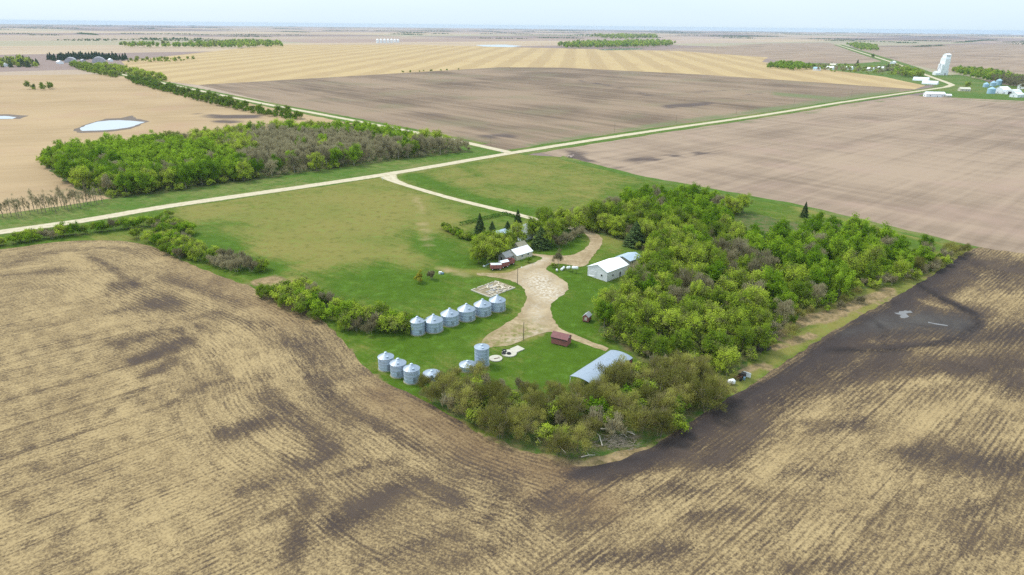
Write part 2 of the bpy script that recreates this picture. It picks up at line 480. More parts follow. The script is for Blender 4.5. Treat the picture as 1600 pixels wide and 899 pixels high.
# ------------------------------------------------------------------ the plain and the fields
def disc(rad, n=96, rings=(300, 700, 1500, 3000, 6000, 12000)):
    v = [(0, 0, 0)]; f = []
    rs = [r for r in rings if r < rad] + [rad]
    for r in rs: v += [(r * math.cos(2 * math.pi * j / n), r * math.sin(2 * math.pi * j / n), 0) for j in range(n)]
    for j in range(n): f.append((0, 1 + j, 1 + (j + 1) % n))
    for i in range(len(rs) - 1):
        a, b = 1 + i * n, 1 + (i + 1) * n
        for j in range(n): f.append((a + j, b + j, b + (j + 1) % n, a + (j + 1) % n))
    return v, f
GROUND_R = 21000
v, f = disc(GROUND_R); me = bpy.data.meshes.new('ground'); me.from_pydata(v, [], f); me.materials.append(M_PLAIN)
tag(link(bpy.data.objects.new('ground', me)), 'wide flat prairie of brown, tan and pinkish fields reaching the horizon', kind='structure')

main_road = smooth_line(Gp([(-330, 410), (0, 363.5), (125, 346), (265, 322.5), (400, 303), (600, 273.5), (800, 239.5), (1000, 208), (1200, 179), (1320, 159.5), (1440, 142), (1478, 136.5)]), 12)
grid_road = smooth_line(Gp([(800, 239.5), (745, 227), (680, 213.5), (520, 182.5), (400, 160), (300, 139.5), (200, 118.5), (120, 102)]), 20)
village_road = smooth_line(Gp([(1478, 136.5), (1487, 133.5), (1480, 129.5), (1440, 115), (1395, 98), (1340, 80.5), (1308, 70)]), 30)

def paint(dark, green=()):
    return lambda q: {'dark': strokes(P(q), dark) if dark else np.zeros(len(q)), 'green': strokes(P(q), green) if green else np.zeros(len(q))}
def flat(name, px, z, mat, label, **k): return sheet(name, Gp(px), z, mat, label, **k)
flat('golden_field', [(205, 122), (310, 133), (500, 122), (780, 105.5), (880, 106), (1100, 117), (1430, 140), (1445, 134), (1380, 120), (1190, 97), (1200, 90), (1060, 80), (800, 74), (640, 70), (430, 70), (300, 84), (190, 96)],
     .06, M_GOLD, 'golden stubble field with light and dark swath strips beyond the brown field', edge=60, rough=2)
flat('tan_field', [(-500, 470), (0, 364), (200, 334), (400, 304), (600, 274), (790, 240), (680, 213), (520, 183), (300, 140), (190, 116), (0, 118), (-400, 130)],
     .05, M_TAN, 'pale tan stubble field with ponds left of the block of woods', edge=20, rough=1, grid=16, clip=((-1500, 200), (200, 2200)),
     attrs=paint([([(310, 180), (350, 183), (412, 182)], 5, 1.0), ([(340, 190), (380, 194)], 3, .9), ([(130, 215), (120, 240), (160, 300)], 4, .4), ([(185, 152), (280, 152)], 1.2, .6), ([(40, 140), (100, 140)], 1.5, .4)],
                 [([(60, 300), (150, 296)], 5, .4)]))
flat('brown_field', [(800, 239), (1000, 207), (1200, 178), (1440, 140.5), (1100, 117), (880, 106), (780, 105.5), (500, 122), (310, 133), (520, 183)],
     .07, M_BROWN, 'brown stubble field between the two gravel roads', edge=30, rough=1, grid=16,
     attrs=paint([([(1040, 167), (1110, 162)], 5, .9), ([(748, 216), (800, 211)], 5, 1.0), ([(1130, 152), (1200, 145)], 1.5, .6), ([(900, 125), (990, 141), (1010, 150)], 2, .7), ([(1010, 150), (1150, 140)], 1.5, .6), ([(1250, 158), (1390, 153)], 3, .5), ([(450, 190), (600, 214)], 4, .5), ([(560, 170), (700, 180)], 5, .35)],
                 [([(830, 228), (1000, 200), (1200, 172), (1400, 143)], 7, .75), ([(1210, 147), (1320, 156)], 5, .8), ([(820, 215), (1000, 180)], 12, .35), ([(660, 205), (780, 225)], 8, .4)]))
flat('pale_field', [(840, 238), (1000, 211), (1200, 181), (1420, 149), (1470, 152), (1600, 158), (1900, 170), (2600, 330), (2300, 480), (1606, 401), (1520, 386), (1250, 322), (1000, 277)],
     .07, M_PINK, 'pale pinkish seeded field right of the main gravel road', edge=25, rough=1, grid=14, clip=((-100, 150), (1500, 1500)),
     attrs=paint([([(890, 243), (930, 253), (1000, 251), (1090, 241), (1135, 236)], 3.5, 1.1), ([(890, 238), (905, 246), (930, 258), (1000, 271)], 6, .9), ([(890, 240), (1000, 232)], 4, .5), ([(1410, 225), (1480, 227)], 1.5, .8), ([(1280, 335), (1600, 388)], 3, .35), ([(1420, 160), (1600, 170)], 2, .4), ([(1020, 285), (1250, 325)], 3, .3)],
                 [([(1000, 215), (1200, 186), (1420, 153)], 2, .6), ([(1480, 155), (1600, 160)], 2, .5)]))

# grass: farm block with painted lush and dry areas
LEFT_EDGE = [(-330, 420), (0, 390), (60, 382), (120, 377), (185, 377), (235, 385), (285, 408), (340, 430), (400, 452), (465, 478), (515, 512), (545, 545), (570, 575), (605, 600), (650, 620), (700, 648), (750, 680), (800, 701), (845, 713), (885, 725)]
RIGHT_EDGE = [(900, 729), (925, 731), (955, 725), (995, 709), (1050, 680), (1115, 637), (1180, 598), (1260, 545), (1330, 502), (1400, 464), (1465, 425), (1515, 391), (1545, 389), (1606, 398), (2300, 490)]
dry_px = [([(470, 350), (560, 335)], 75, .95), ([(430, 385), (560, 400)], 45, .8), ([(300, 335), (420, 330), (520, 305)], 24, .7), ([(560, 310), (640, 320), (690, 345)], 34, .75),
          ([(590, 395), (640, 405)], 28, .75), ([(800, 262), (900, 290)], 60, .42), ([(700, 275), (860, 318)], 30, .38), ([(930, 375), (975, 372)], 16, .5),
          ([(690, 420), (760, 428), (800, 426)], 5, .9), ([(1130, 610), (1250, 535), (1400, 455), (1500, 392)], 16, .75), ([(1180, 520), (1390, 455)], 16, .7), ([(1250, 326), (1500, 385)], 6, .6), ([(655, 322), (658, 352), (668, 385), (690, 405)], 3, .6), ([(640, 300), (652, 322), (652, 352), (660, 385)], 2.5, .5),
          ([(425, 445), (470, 440)], 10, .9), ([(1160, 520), (1200, 505)], 14, .8), ([(1160, 578), (1195, 570)], 7, 1.0), ([(1000, 350), (960, 390)], 10, .3), ([(700, 300), (870, 262)], 8, .2),
          ([(150, 372), (250, 378)], 8, .35), ([(745, 535), (840, 525)], 8, .6), ([(300, 325), (600, 278), (780, 243)], 5, .6), ([(480, 300), (600, 290)], 14, .5)]
lush_px = [([(640, 440), (560, 430)], 40, 1.0), ([(420, 420), (330, 380)], 26, .9), ([(670, 385), (720, 410)], 22, 1.0), ([(850, 580), (900, 560)], 40, 1.0), ([(640, 540), (720, 520)], 30, .8),
           ([(880, 480), (900, 510)], 22, .8), ([(890, 445), (930, 455)], 18, .9), ([(640, 275), (790, 325), (830, 330)], 9, .9), ([(860, 388), (900, 380)], 12, .8), ([(590, 590), (640, 610)], 15, .5)]
def grass_attrs(q):
    px = P(q)
    d = np.clip(.30 + strokes(px, dry_px) - .55 * strokes(px, lush_px), -.3, 1.2)
    bare = strokes(px, [([(735, 432), (700, 424), (688, 419)], 3, .8), ([(425, 447), (455, 442)], 4, .5), ([(640, 302), (655, 322), (657, 352), (668, 385)], 1.3, .40), ([(646, 300), (659, 322), (664, 352), (676, 385)], 1.3, .40), ([(650, 500), (790, 484)], 0.1, 0)])
    dead = strokes(px, [([(1200, 528), (1240, 505), (1290, 495)], 14, 1.0), ([(1290, 500), (1340, 475), (1390, 456)], 11, 1.0), ([(1205, 545), (1270, 525)], 9, .9), ([(1160, 580), (1195, 572)], 7, .9), ([(400, 442), (430, 436), (460, 452), (455, 462)], 9, .85),
        ([(850, 722), (905, 732), (960, 716), (1010, 700)], 20, .72), ([(1010, 704), (1060, 676), (1110, 640)], 6, .8), ([(870, 722), (840, 712), (780, 696), (720, 668), (670, 640)], 9, .95), ([(1010, 700), (1115, 640), (1180, 600), (1260, 548), (1400, 466), (1500, 398)], 2.5, .6), ([(735, 432), (690, 420)], 3, .5), ([(300, 415), (400, 455), (520, 518), (600, 602), (700, 650)], 3, .55), ([(750, 540), (850, 522)], 6, .5)])
    return {'dry': d, 'bare': bare, 'dead': dead}
flat('farm_grass', [(-330, 411), (0, 364), (200, 334), (400, 304), (600, 274), (790, 240), (880, 246), (1000, 278), (1250, 323), (1515, 386), (1606, 399), (2300, 492), (2100, 640), (1250, 640), (1000, 790), (850, 780), (600, 650), (300, 470), (0, 440), (-330, 500)],
     .10, M_GRASS, 'green farmyard grass and pasture with dry tan patches', grid=2.7, attrs=grass_attrs, edge=8, rough=.5)
def verge_attrs(q):
    nz = .35 + .25 * np.sin(q[:, 0] * .03) * np.cos(q[:, 1] * .05)
    return {'dry': nz, 'bare': np.zeros(len(q)), 'dead': np.zeros(len(q)) + .12}
def offset(line, d):
    g = np.gradient(line, axis=0); g /= np.hypot(*g.T)[:, None]
    return line + np.stack([-g[:, 1], g[:, 0]], 1) * d
def verge(line, a, b, label, z):
    sheet('road_verge', np.vstack([offset(line, a)[::2], offset(line, b)[::2][::-1]]), z, M_VERGE, label, attrs=verge_attrs, edge=9, rough=1.2)
k800 = int(np.argmin(np.hypot(*(main_road - G(800, 239.5)).T)))
verge(main_road[:k800], -6, 38, 'grassy roadside strip between the gravel road and the woods', .11)
flat('grass_corner', [(560, 262), (650, 250), (700, 226), (690, 214.5), (745, 226.5), (797, 239), (745, 247), (650, 262)], .105, M_VERGE, 'grassy corner between the wood and the road junction', attrs=verge_attrs, edge=8, rough=1)
verge(main_road[k800:], -13, 12, 'narrow grassy strip along both sides of the main gravel road', .11)
verge(grid_road[2:], -12, 12, 'grassy strip along the gravel road running back from the junction', .11)
verge(village_road, -28, 22, 'grassy strip along the road to the village', .11)
flat('grass_strip', [(880, 244), (1000, 275), (1250, 320), (1510, 382), (1560, 393), (1640, 404), (1640, 410), (1540, 390), (1500, 388), (1250, 325), (1000, 280), (870, 248)], .12, M_VERGE, 'thin grassy field margin between farm and pale field', attrs=verge_attrs, edge=6, rough=.8)

# near field
left_g = smooth_line(Gp(LEFT_EDGE), 3); right_g = smooth_line(Gp(RIGHT_EDGE), 4)
bound = np.vstack([left_g, right_g])
dark_px = [([(176, 541), (311, 512)], 9, .6), ([(205, 560), (290, 535)], 14, .95), ([(232, 588), (270, 560)], 9, .8), ([(190, 452), (215, 448)], 13, .85), ([(230, 478), (265, 470)], 15, .75),
    ([(262, 434), (367, 471)], 12, .5), ([(318, 486), (424, 512)], 12, .42), ([(161, 490), (240, 471)], 6, .55), ([(150, 404), (210, 445)], 7, .55), ([(7, 432), (94, 419)], 4, .5),
    ([(0, 412), (110, 392), (200, 390)], 6, .35), ([(470, 540), (500, 590), (540, 647)], 24, .62), ([(340, 680), (430, 650)], 15, .8), ([(420, 622), (470, 660), (505, 700)], 24, .75), ([(500, 610), (550, 655)], 16, .55),
    ([(435, 712), (480, 732), (515, 703)], 9, .8), ([(530, 745), (620, 722)], 9, .65), ([(520, 828), (570, 800), (630, 775)], 22, .85), ([(450, 875), (490, 785)], 16, .8), ([(415, 815), (480, 795)], 10, .65),
    ([(380, 768), (440, 752)], 11, .6), ([(640, 750), (720, 785)], 17, .6), ([(700, 712), (800, 752)], 17, .5), ([(565, 655), (650, 695), (760, 730)], 14, .5), ([(795, 770), (760, 815)], 18, .5), ([(300, 700), (240, 640), (205, 610)], 4, .3),
    ([(0, 715), (120, 670), (240, 610)], 4, .6), ([(270, 640), (330, 600), (360, 590)], 5, .45), ([(380, 600), (440, 565)], 14, .3), ([(560, 870), (640, 850), (720, 830)], 20, .35), ([(640, 610), (720, 665)], 10, .35), ([(700, 880), (780, 850)], 20, .4),
    # right side
    ([(905, 742), (960, 735), (1010, 715), (1130, 645), (1250, 570), (1400, 480), (1500, 405)], 20, 1.15), ([(960, 750), (1060, 715), (1130, 720)], 18, 1.05), ([(1090, 715), (1140, 700)], 24, .95), ([(1160, 660), (1260, 610), (1400, 560)], 30, .85),
    ([(1300, 560), (1420, 520), (1600, 525)], 32, .85), ([(1490, 410), (1600, 425)], 22, .9), ([(1438, 440), (1470, 466), (1525, 492), (1528, 512), (1485, 537), (1400, 547), (1300, 545)], 7, 1.25), ([(1370, 510), (1440, 495), (1505, 507)], 36, 1.1), ([(1250, 605), (1400, 575), (1600, 565)], 26, .9), ([(945, 742), (1010, 724), (1130, 672), (1250, 596), (1400, 506), (1500, 425)], 27, 1.0), ([(1080, 722), (1150, 690), (1200, 650)], 20, .9), ([(1540, 420), (1600, 440)], 30, .6), ([(1340, 500), (1420, 470)], 14, .9), ([(1540, 570), (1600, 600)], 34, .75),
    ([(1400, 700), (1480, 715), (1600, 730)], 36, .66), ([(1270, 668), (1345, 660)], 15, .62), ([(1230, 735), (1290, 745)], 14, .4), ([(1150, 765), (1200, 775)], 12, .4), ([(1080, 810), (1150, 800)], 15, .65), ([(1060, 772), (1100, 765)], 15, .6),
    ([(920, 870), (1060, 855)], 20, .6), ([(1230, 888), (1310, 880)], 18, .65), ([(820, 795), (910, 790)], 20, .55), ([(1430, 770), (1350, 840)], 12, .5), ([(1520, 800), (1600, 780)], 22, .35), ([(1180, 850), (1230, 820)], 8, .4), ([(1500, 850), (1590, 845)], 25, .25),
    ([(1000, 790), (1080, 745)], 10, .4), ([(880, 760), (840, 800), (800, 850)], 16, .4), ([(1340, 640), (1420, 600)], 8, .5), ([(880, 830), (960, 810)], 14, .45)]
light_px = [([(1460, 585), (1420, 600)], 12, .7), ([(1590, 475), (1560, 465)], 10, .35), ([(1445, 474), (1475, 482)], 5, .7), ([(1365, 535), (1380, 545)], 3, .5), ([(1300, 625), (1260, 650)], 10, .5), ([(1500, 640), (1380, 690)], 16, .5), ([(1520, 620), (1590, 640)], 10, .4), ([(300, 760), (150, 640)], 60, .15), ([(110, 400), (130, 410)], 8, .5),
            ([(1120, 790), (1240, 700)], 8, .5), ([(1180, 730), (1300, 640)], 6, .4), ([(590, 640), (640, 640)], 8, .3)]
wet_px = [([(905, 742), (1010, 715), (1130, 645), (1250, 570), (1400, 480), (1500, 405)], 18, 1), ([(1380, 510), (1500, 510)], 34, 1.0), ([(1438, 440), (1525, 492), (1528, 512), (1485, 537)], 9, 1.0), ([(1300, 560), (1600, 525)], 30, .6), ([(1400, 700), (1600, 730)], 30, .5)]
def near_attrs(q):
    px = P(q)
    d, arc = seg_dist(q, bound)
    ext = left_g[-1] + (left_g[-1] - left_g[-40]) / np.hypot(*(left_g[-1] - left_g[-40])) * 260
    lf = np.vstack([left_g[::3], left_g[-1:], ext[None]])
    dl, arc = seg_dist(q, lf)
    side = sstep(-(px[:, 0] - (905 - (px[:, 1] - 735) * .42)), -45, 45)
    wig = 2 * np.sin(q[:, 0] * .13 + 1.7 * np.sin(q[:, 1] * .09)) + 3 * np.cos(q[:, 1] * .17)
    pxw = px + np.stack([wig * 2.2, wig], 1)
    dark = strokes(pxw, dark_px) - strokes(pxw, light_px)
    base = .02 + .13 * sstep(px[:, 0], 380, 600) - .05 * sstep(px[:, 0], 1000, 1200)
    edge = .15 * np.exp(-d / 6)
    warm = np.clip(strokes(px, [([(850, 728), (920, 740), (980, 728)], 7, .8), ([(600, 620), (780, 720), (880, 745)], 40, .55), ([(860, 770), (940, 790)], 40, .5), ([(300, 420), (450, 500)], 30, .3)]), 0, 1)
    return {'dark': np.clip(dark, -.5, 1.2) + base + edge, 'flow': np.stack([dl, arc, 0 * d], 1),
            'headland': sstep(-dl, -66, -30) * side, 'ripple': sstep(-px[:, 0], -620, -250) * sstep(px[:, 1], 430, 540) , 'warm': warm,
            'basin': strokes(px, [([(1372, 507), (1440, 500), (1500, 508)], 21, 1.0), ([(1320, 520), (1345, 516)], 12, .7)]),
            'ring': strokes(px, [([(1425, 440), (1445, 452), (1475, 470), (1522, 492), (1529, 506), (1500, 530), (1440, 544), (1370, 549), (1290, 548)], 4.5, .95), ([(1490, 400), (1455, 425), (1432, 440)], 5, .6), ([(1365, 502), (1382, 520), (1380, 540)], 3, .7), ([(905, 735), (1010, 714), (1130, 641), (1250, 556), (1400, 472)], 5, .5)]),
            'wet': strokes(px, wet_px)}
sheet('stubble_field', np.vstack([left_g, right_g, Gp([(2300, 1250), (-900, 1250)])]), .14, M_NEAR, 'large worked stubble field wrapping round the farm, straw coloured with dark soil patches',
      grid=2.0, attrs=near_attrs, edge=2.0, rough=.45, clip=((-260, 55), (300, 420)))

WOOD_R = [(885, 350), (935, 336), (1010, 314), (1110, 320), (1250, 350), (1400, 393), (1488, 405), (1440, 430), (1340, 452), (1300, 478), (1255, 488), (1215, 525), (1190, 548), (1140, 588), (1060, 575), (1005, 566), (985, 552), (945, 528), (930, 500), (955, 472), (985, 452), (1000, 420), (1005, 395), (965, 374), (915, 360)]
WOOD_L = [(62, 252), (180, 234), (330, 220), (430, 207), (560, 207), (640, 222), (742, 237), (650, 247.5), (560, 259), (480, 270), (400, 282), (330, 291), (250, 303), (178, 311), (130, 300), (92, 277)]
BRUSH = [(655, 616), (690, 594), (740, 592), (790, 608), (880, 620), (935, 614), (1000, 588), (1060, 580), (1118, 596), (1128, 628), (1064, 672), (1008, 697), (945, 714), (880, 716), (800, 697), (720, 659)]
flat('woodland_floor', WOOD_R, .12, M_LITTER, 'leafy brown floor of the wood right of the farmyard', edge=4, rough=1.5)
flat('woodland_floor', WOOD_L, .13, M_LITTER, 'leafy brown floor of the wood beyond the gravel road', edge=6, rough=2)
flat('woodland_floor', BRUSH, .12, M_LITTER, 'leafy brown floor of the brush at the near corner', edge=3, rough=1)

YARD = [(752, 545), (756, 530), (783, 511), (808, 494), (820, 474), (822, 459), (812, 446), (790, 437), (745, 430), (744, 427), (790, 427), (818, 417), (848, 404), (826, 399), (828, 397), (852, 399), (892, 399), (914, 389), (922, 378), (916, 368), (908, 362),
        (918, 359), (938, 370), (941, 381), (930, 396), (925, 402), (916, 415), (900, 417), (880, 413), (862, 414), (853, 421), (872, 433), (888, 446), (884, 458), (864, 473), (860, 488), (868, 503), (880, 516), (950, 545), (946, 550), (880, 526), (862, 520), (846, 522), (820, 531), (800, 539), (772, 543)]
def yard_attrs(q):
    px = P(q)
    return {'pale': strokes(px, [([(840, 440), (860, 460)], 22, 1.0), ([(835, 480), (840, 500)], 12, .5), ([(795, 535), (850, 516)], 6, .5), ([(820, 418), (850, 406)], 6, .7)]),
            'weedy': strokes(px, [([(765, 540), (830, 515)], 18, .9), ([(900, 532), (945, 548)], 3, .6), ([(800, 505), (830, 510)], 12, .5), ([(744, 428), (790, 433)], 4, .6)])}
sheet('yard_dirt', smooth_line(Gp(YARD), 1.5)[:-1], .15, M_DIRT, 'pale packed dirt farmyard with tyre worn edges', grid=1.6, attrs=yard_attrs, edge=1.5, rough=.35)
flat('village_ground', [(1185, 103), (1230, 98), (1330, 100), (1395, 95), (1450, 112), (1475, 131), (1440, 134.5), (1380, 121), (1190, 112)], .05, M_VERGE, 'rough grassy ground of the village', attrs=verge_attrs, edge=30, rough=4)
flat('village_ground', [(1462, 118), (1500, 117), (1560, 131), (1700, 150), (1700, 172), (1600, 158.5), (1470, 152.5), (1430, 150), (1485, 136)], .06, M_VERGE, 'rough grassy ground around the sheds at the right edge', attrs=verge_attrs, edge=30, rough=4)
flat('far_field', [(1335, 78), (1360, 72), (1640, 68), (1760, 130), (1560, 118), (1480, 112), (1400, 97)], .045, M_PINK, 'pale pinkish field behind the grain elevator', edge=60, rough=3, attrs=paint([([(1380, 88), (1430, 101)], 2, .8), ([(1370, 72.5), (1460, 73)], .7, .9), ([(1500, 87), (1600, 89)], 1, .6)], [([(1500, 109), (1640, 118)], 2, .5)]), grid=60, clip=((400, 1200), (4000, 5000)))
flat('far_field', [(1000, 82), (1060, 76), (1200, 68), (1295, 67), (1335, 79), (1395, 97), (1330, 99), (1230, 97), (1200, 92)], .045, M_PINK, 'pale field between the golden strips and the village road', edge=60, rough=3, attrs=paint([([(1150, 74), (1230, 72)], .6, .7)], [([(1200, 84), (1300, 83)], 1, .2)]), grid=60, clip=((200, 1200), (3500, 5000)))
ribbon('gravel_road', main_road, 8.6, .18, M_ROAD, 'main gravel road crossing the picture past the farm', .35)
ribbon('gravel_road', grid_road, 8.2, .16, M_ROAD, 'gravel road running back from the junction', .35)
ribbon('gravel_road', village_road, 10, .17, M_ROAD, 'road bending left towards the horizon by the village', .3)
drive = smooth_line(Gp([(604, 273), (612, 281), (640, 291.5), (700, 309), (760, 324), (800, 333.5), (850, 347), (890, 356), (915, 362.5)]), 4)
ribbon('driveway', drive, np.interp(np.arange(len(drive)), [0, 4, 8, len(drive)], [14, 8, 4.8, 4.6]), .17, M_ROAD, 'narrow gravel driveway from the road to the farmhouse', .2)

flat('mud_margin', [(112, 205), (135, 194), (165, 186), (190, 185), (205, 181), (215, 186), (232, 190), (206, 202), (165, 207), (128, 208)], .09, M_MUD, 'dark mud rim round the larger pond', edge=6, rough=1.5)
flat('pond', [(124, 202), (134, 196), (152, 190.5), (170, 188.5), (187, 188), (205, 189), (226, 191), (213, 196), (200, 200), (180, 202.5), (162, 204), (130, 205)], .12, M_WATER, 'white reflecting lens shaped pond in the tan field', edge=5, rough=.8)
flat('mud_margin', [(-40, 180), (10, 179), (45, 181), (32, 186), (-40, 188)], .09, M_MUD, 'dark mud rim round the pond at the left edge', edge=6, rough=1.2)
flat('pond', [(-38, 182.5), (8, 181.5), (27, 183.5), (20, 186), (-38, 186.5)], .12, M_WATER, 'pale pond cut by the left edge of the picture', edge=6, rough=.8)
flat('pond', [(930, 78), (960, 76), (1000, 75.5), (1008, 76.5), (985, 78.5), (945, 79)], .12, M_WATER, 'pale slough beyond the golden strips', edge=20, rough=3)
flat('pond', [(742, 70.5), (790, 70), (815, 72), (800, 74), (755, 73)], .12, M_WATER, 'pale slough left of the far woods', edge=20, rough=3)
flat('puddle', [(1396, 489), (1404, 489.5), (1410, 486.5), (1424, 486.5), (1425, 489), (1417, 491), (1419, 495), (1412, 498), (1405, 497), (1409, 493), (1403, 491.5)], .16, M_PUDDLE, 'shallow grey puddle in the dark soil', edge=1, rough=.5)
flat('puddle', [(1450, 504), (1466, 507), (1482, 509.5), (1480, 510.5), (1462, 508), (1449, 505)], .16, M_PUDDLE, 'thin streak of water in the dark soil', edge=1, rough=.3)

# haze: one closed box round camera and plain, sky outside
n = NT('haze_air'); n.t.nodes.remove(n.b)
pv = n.new('ShaderNodeVolumePrincipled'); pv.inputs['Color'].default_value = (.52, .66, .84, 1); pv.inputs['Density'].default_value = 4.0e-5; pv.inputs['Anisotropy'].default_value = 0.0
n.t.links.new(pv.outputs[0], n.t.nodes['Material Output'].inputs['Volume'])
hz = MB().box((0, 0, 47), (GROUND_R * 2 + 400, GROUND_R * 2 + 400, 96)).build('haze', n.m)
tag(hz, 'pale blue air haze over the whole plain', kind='stuff')

# ------------------------------------------------------------------ vegetation materials
def leaf_mat(name, c1, c2, trans=0.3, twig=None):
    n = NT(name); t = n.attr('tint')
    oi = n.new('ShaderNodeObjectInfo')
    f = n.add(n.lin(t, .62), n.lin(oi.outputs['Random'], .85, -.24))
    col = n.mix(n.smooth(f, .1, 1.0), c1, c2)
    if twig: col = n.mix(n.math('MULTIPLY', n.smooth(n.add(n.lin(t, 1.0), n.lin(oi.outputs['Random'], -.22)), .34, .08), .68), col, twig)
    n.t.nodes.remove(n.b)
    d = n.new('ShaderNodeBsdfDiffuse'); n.put(d.inputs['Color'], col)
    tr = n.new('ShaderNodeBsdfTranslucent'); n.put(tr.inputs['Color'], col)
    ms = n.new('ShaderNodeMixShader'); ms.inputs[0].default_value = trans
    n.t.links.new(d.outputs[0], ms.inputs[1]); n.t.links.new(tr.outputs[0], ms.inputs[2])
    n.t.links.new(ms.outputs[0], n.t.nodes['Material Output'].inputs['Surface'])
    return n.m
M_LEAF = {'bright': leaf_mat('spring_leaves', (.12, .225, .010), (.31, .45, .030), .36, (.16, .22, .03)),
          'olive': leaf_mat('opening_leaves', (.15, .235, .016), (.44, .53, .055), .4, (.20, .175, .085)),
          'brushy': leaf_mat('budding_twigs', (.17, .17, .036), (.42, .40, .095), .38, (.25, .20, .11)),
          'bare': leaf_mat('grey_twigs', (.22, .19, .10), (.42, .365, .21), .25),
          'spruce': leaf_mat('spruce_needles', (.045, .075, .025), (.10, .145, .045), .1),
          'yellow': leaf_mat('yellow_leaves', (.24, .23, .02), (.42, .38, .05), .3),
          'hedge': leaf_mat('hedge_leaves', (.035, .11, .012), (.07, .17, .02), .2),
          'far': leaf_mat('far_leaves', (.07, .12, .035), (.13, .19, .06), .25)}
M_BARK = worn('bark', (.20, .165, .125), (.10, .08, .06), 3)
M_PALE_BARK = worn('pale_bark', (.36, .32, .27), (.20, .17, .14), 3)

def leaf_quads(c, nrm, size, aspect=1.0, along=None):
    """quads at centres c facing nrm; returns (4n,3)"""
    k = len(c)
    nrm = nrm / (np.linalg.norm(nrm, axis=1, keepdims=True) + 1e-9)
    ref = RNG.normal(size=(k, 3)) if along is None else along
    a = np.cross(nrm, ref); a /= np.linalg.norm(a, axis=1, keepdims=True) + 1e-9
    b = np.cross(nrm, a)
    s = (np.asarray(size) * np.ones(k))[:, None] / 2
    a = a * s; b = b * s * aspect
    v = np.stack([c - a * .6 - b, c + a - b * .5, c + a * .55 + b, c - a + b * .4], 1)
    return v.reshape(-1, 3)

def crown_round(H, Rr, clumps, leaves, size, base=.28, flat=1.0, twig=0.0, upright=0.0):
    """unit crown: clumps of leaf faces on an uneven dome; returns verts (4n,3) and one tint per face"""
    V = []; T = []
    zc = H * (base + (1 - base) * .5); hz = H * (1 - base) * .5
    cl = []
    for i in range(clumps):
        rad_k = RNG.uniform(.15, .34)
        d = RNG.normal(size=3); d /= np.linalg.norm(d)
        if d[2] < -.75: d[2] *= -.6
        r = RNG.uniform(.30, 1.0)
        cl.append((np.array([d[0] * Rr * r, d[1] * Rr * r, zc + d[2] * hz * r * flat]), Rr * rad_k, RNG.uniform(0, 1)))
    cl.append((np.array([0, 0, zc]), Rr * .42, .25))
    tot = sum(c[1] ** 2 for c in cl)
    for c, r, t in cl:
        k = max(6, int(leaves * r * r / tot))
        d = RNG.normal(size=(k, 3)); d /= np.linalg.norm(d, axis=1, keepdims=True)
        d[:, 2] = np.where(d[:, 2] < -.3, -d[:, 2], d[:, 2])
        rr = r * RNG.uniform(.10, 1.25, k) ** .6
        c3 = c + d * rr[:, None] * np.array([1, 1, 1.45]) + RNG.normal(size=(k, 3)) * .2 * r
        c3[:, 2] = np.maximum(c3[:, 2], H * base * .35)
        if twig:
            up = np.array([0, 0, 1.0]) * upright + (c3 - np.array([0, 0, H * .2])) / H + RNG.normal(size=(k, 3)) * .35
            nn = np.cross(up, RNG.normal(size=(k, 3)))
            V.append(leaf_quads(c3, nn, RNG.uniform(.7, 1.3, k) * size, twig, up))
        else:
            V.append(leaf_quads(c3, d + RNG.normal(size=(k, 3)) * .55 + np.array([0, 0, .25]), RNG.uniform(.6, 1.35, k) * size))
        T.append(np.clip(t * .68 + RNG.uniform(0, .36, k), 0, 1))
    return np.concatenate(V), np.concatenate(T)

def crown_spruce(H, Rr, n_leaves, size):
    z = H * (1 - RNG.uniform(0, 1, n_leaves) ** .62 * .94)
    lay = np.round(z / (H * .055)) * (H * .055); z = .6 * lay + .4 * z
    rad = Rr * (1 - z / H) ** .85 * (RNG.uniform(.35, 1.0, n_leaves) ** .5)
    th = RNG.uniform(0, 2 * np.pi, n_leaves)
    rad *= 1 + .22 * np.sin(th * 5 + z * 3)
    c = np.stack([rad * np.cos(th), rad * np.sin(th), z - rad * .22], 1)
    nn = np.stack([np.cos(th) * .6, np.sin(th) * .6, np.ones(n_leaves)], 1) + RNG.normal(size=(n_leaves, 3)) * .5
    return leaf_quads(c, nn, RNG.uniform(.6, 1.3, n_leaves) * size), RNG.uniform(0, 1, n_leaves)

def quad_mesh(name, V, T, mat):
    k = len(V) // 4
    me = bpy.data.meshes.new(name)
    me.vertices.add(4 * k); me.vertices.foreach_set('co', V.astype(np.float32).ravel())
    me.loops.add(4 * k); me.loops.foreach_set('vertex_index', np.arange(4 * k, dtype=np.int32))
    me.polygons.add(k); me.polygons.foreach_set('loop_start', np.arange(0, 4 * k, 4, dtype=np.int32))
    me.update(calc_edges=True)
    at = me.attributes.new('tint', 'FLOAT', 'FACE'); at.data.foreach_set('value', T.astype(np.float32))
    for mm in (mat if isinstance(mat, (list, tuple)) else [mat]): me.materials.append(mm)
    return me

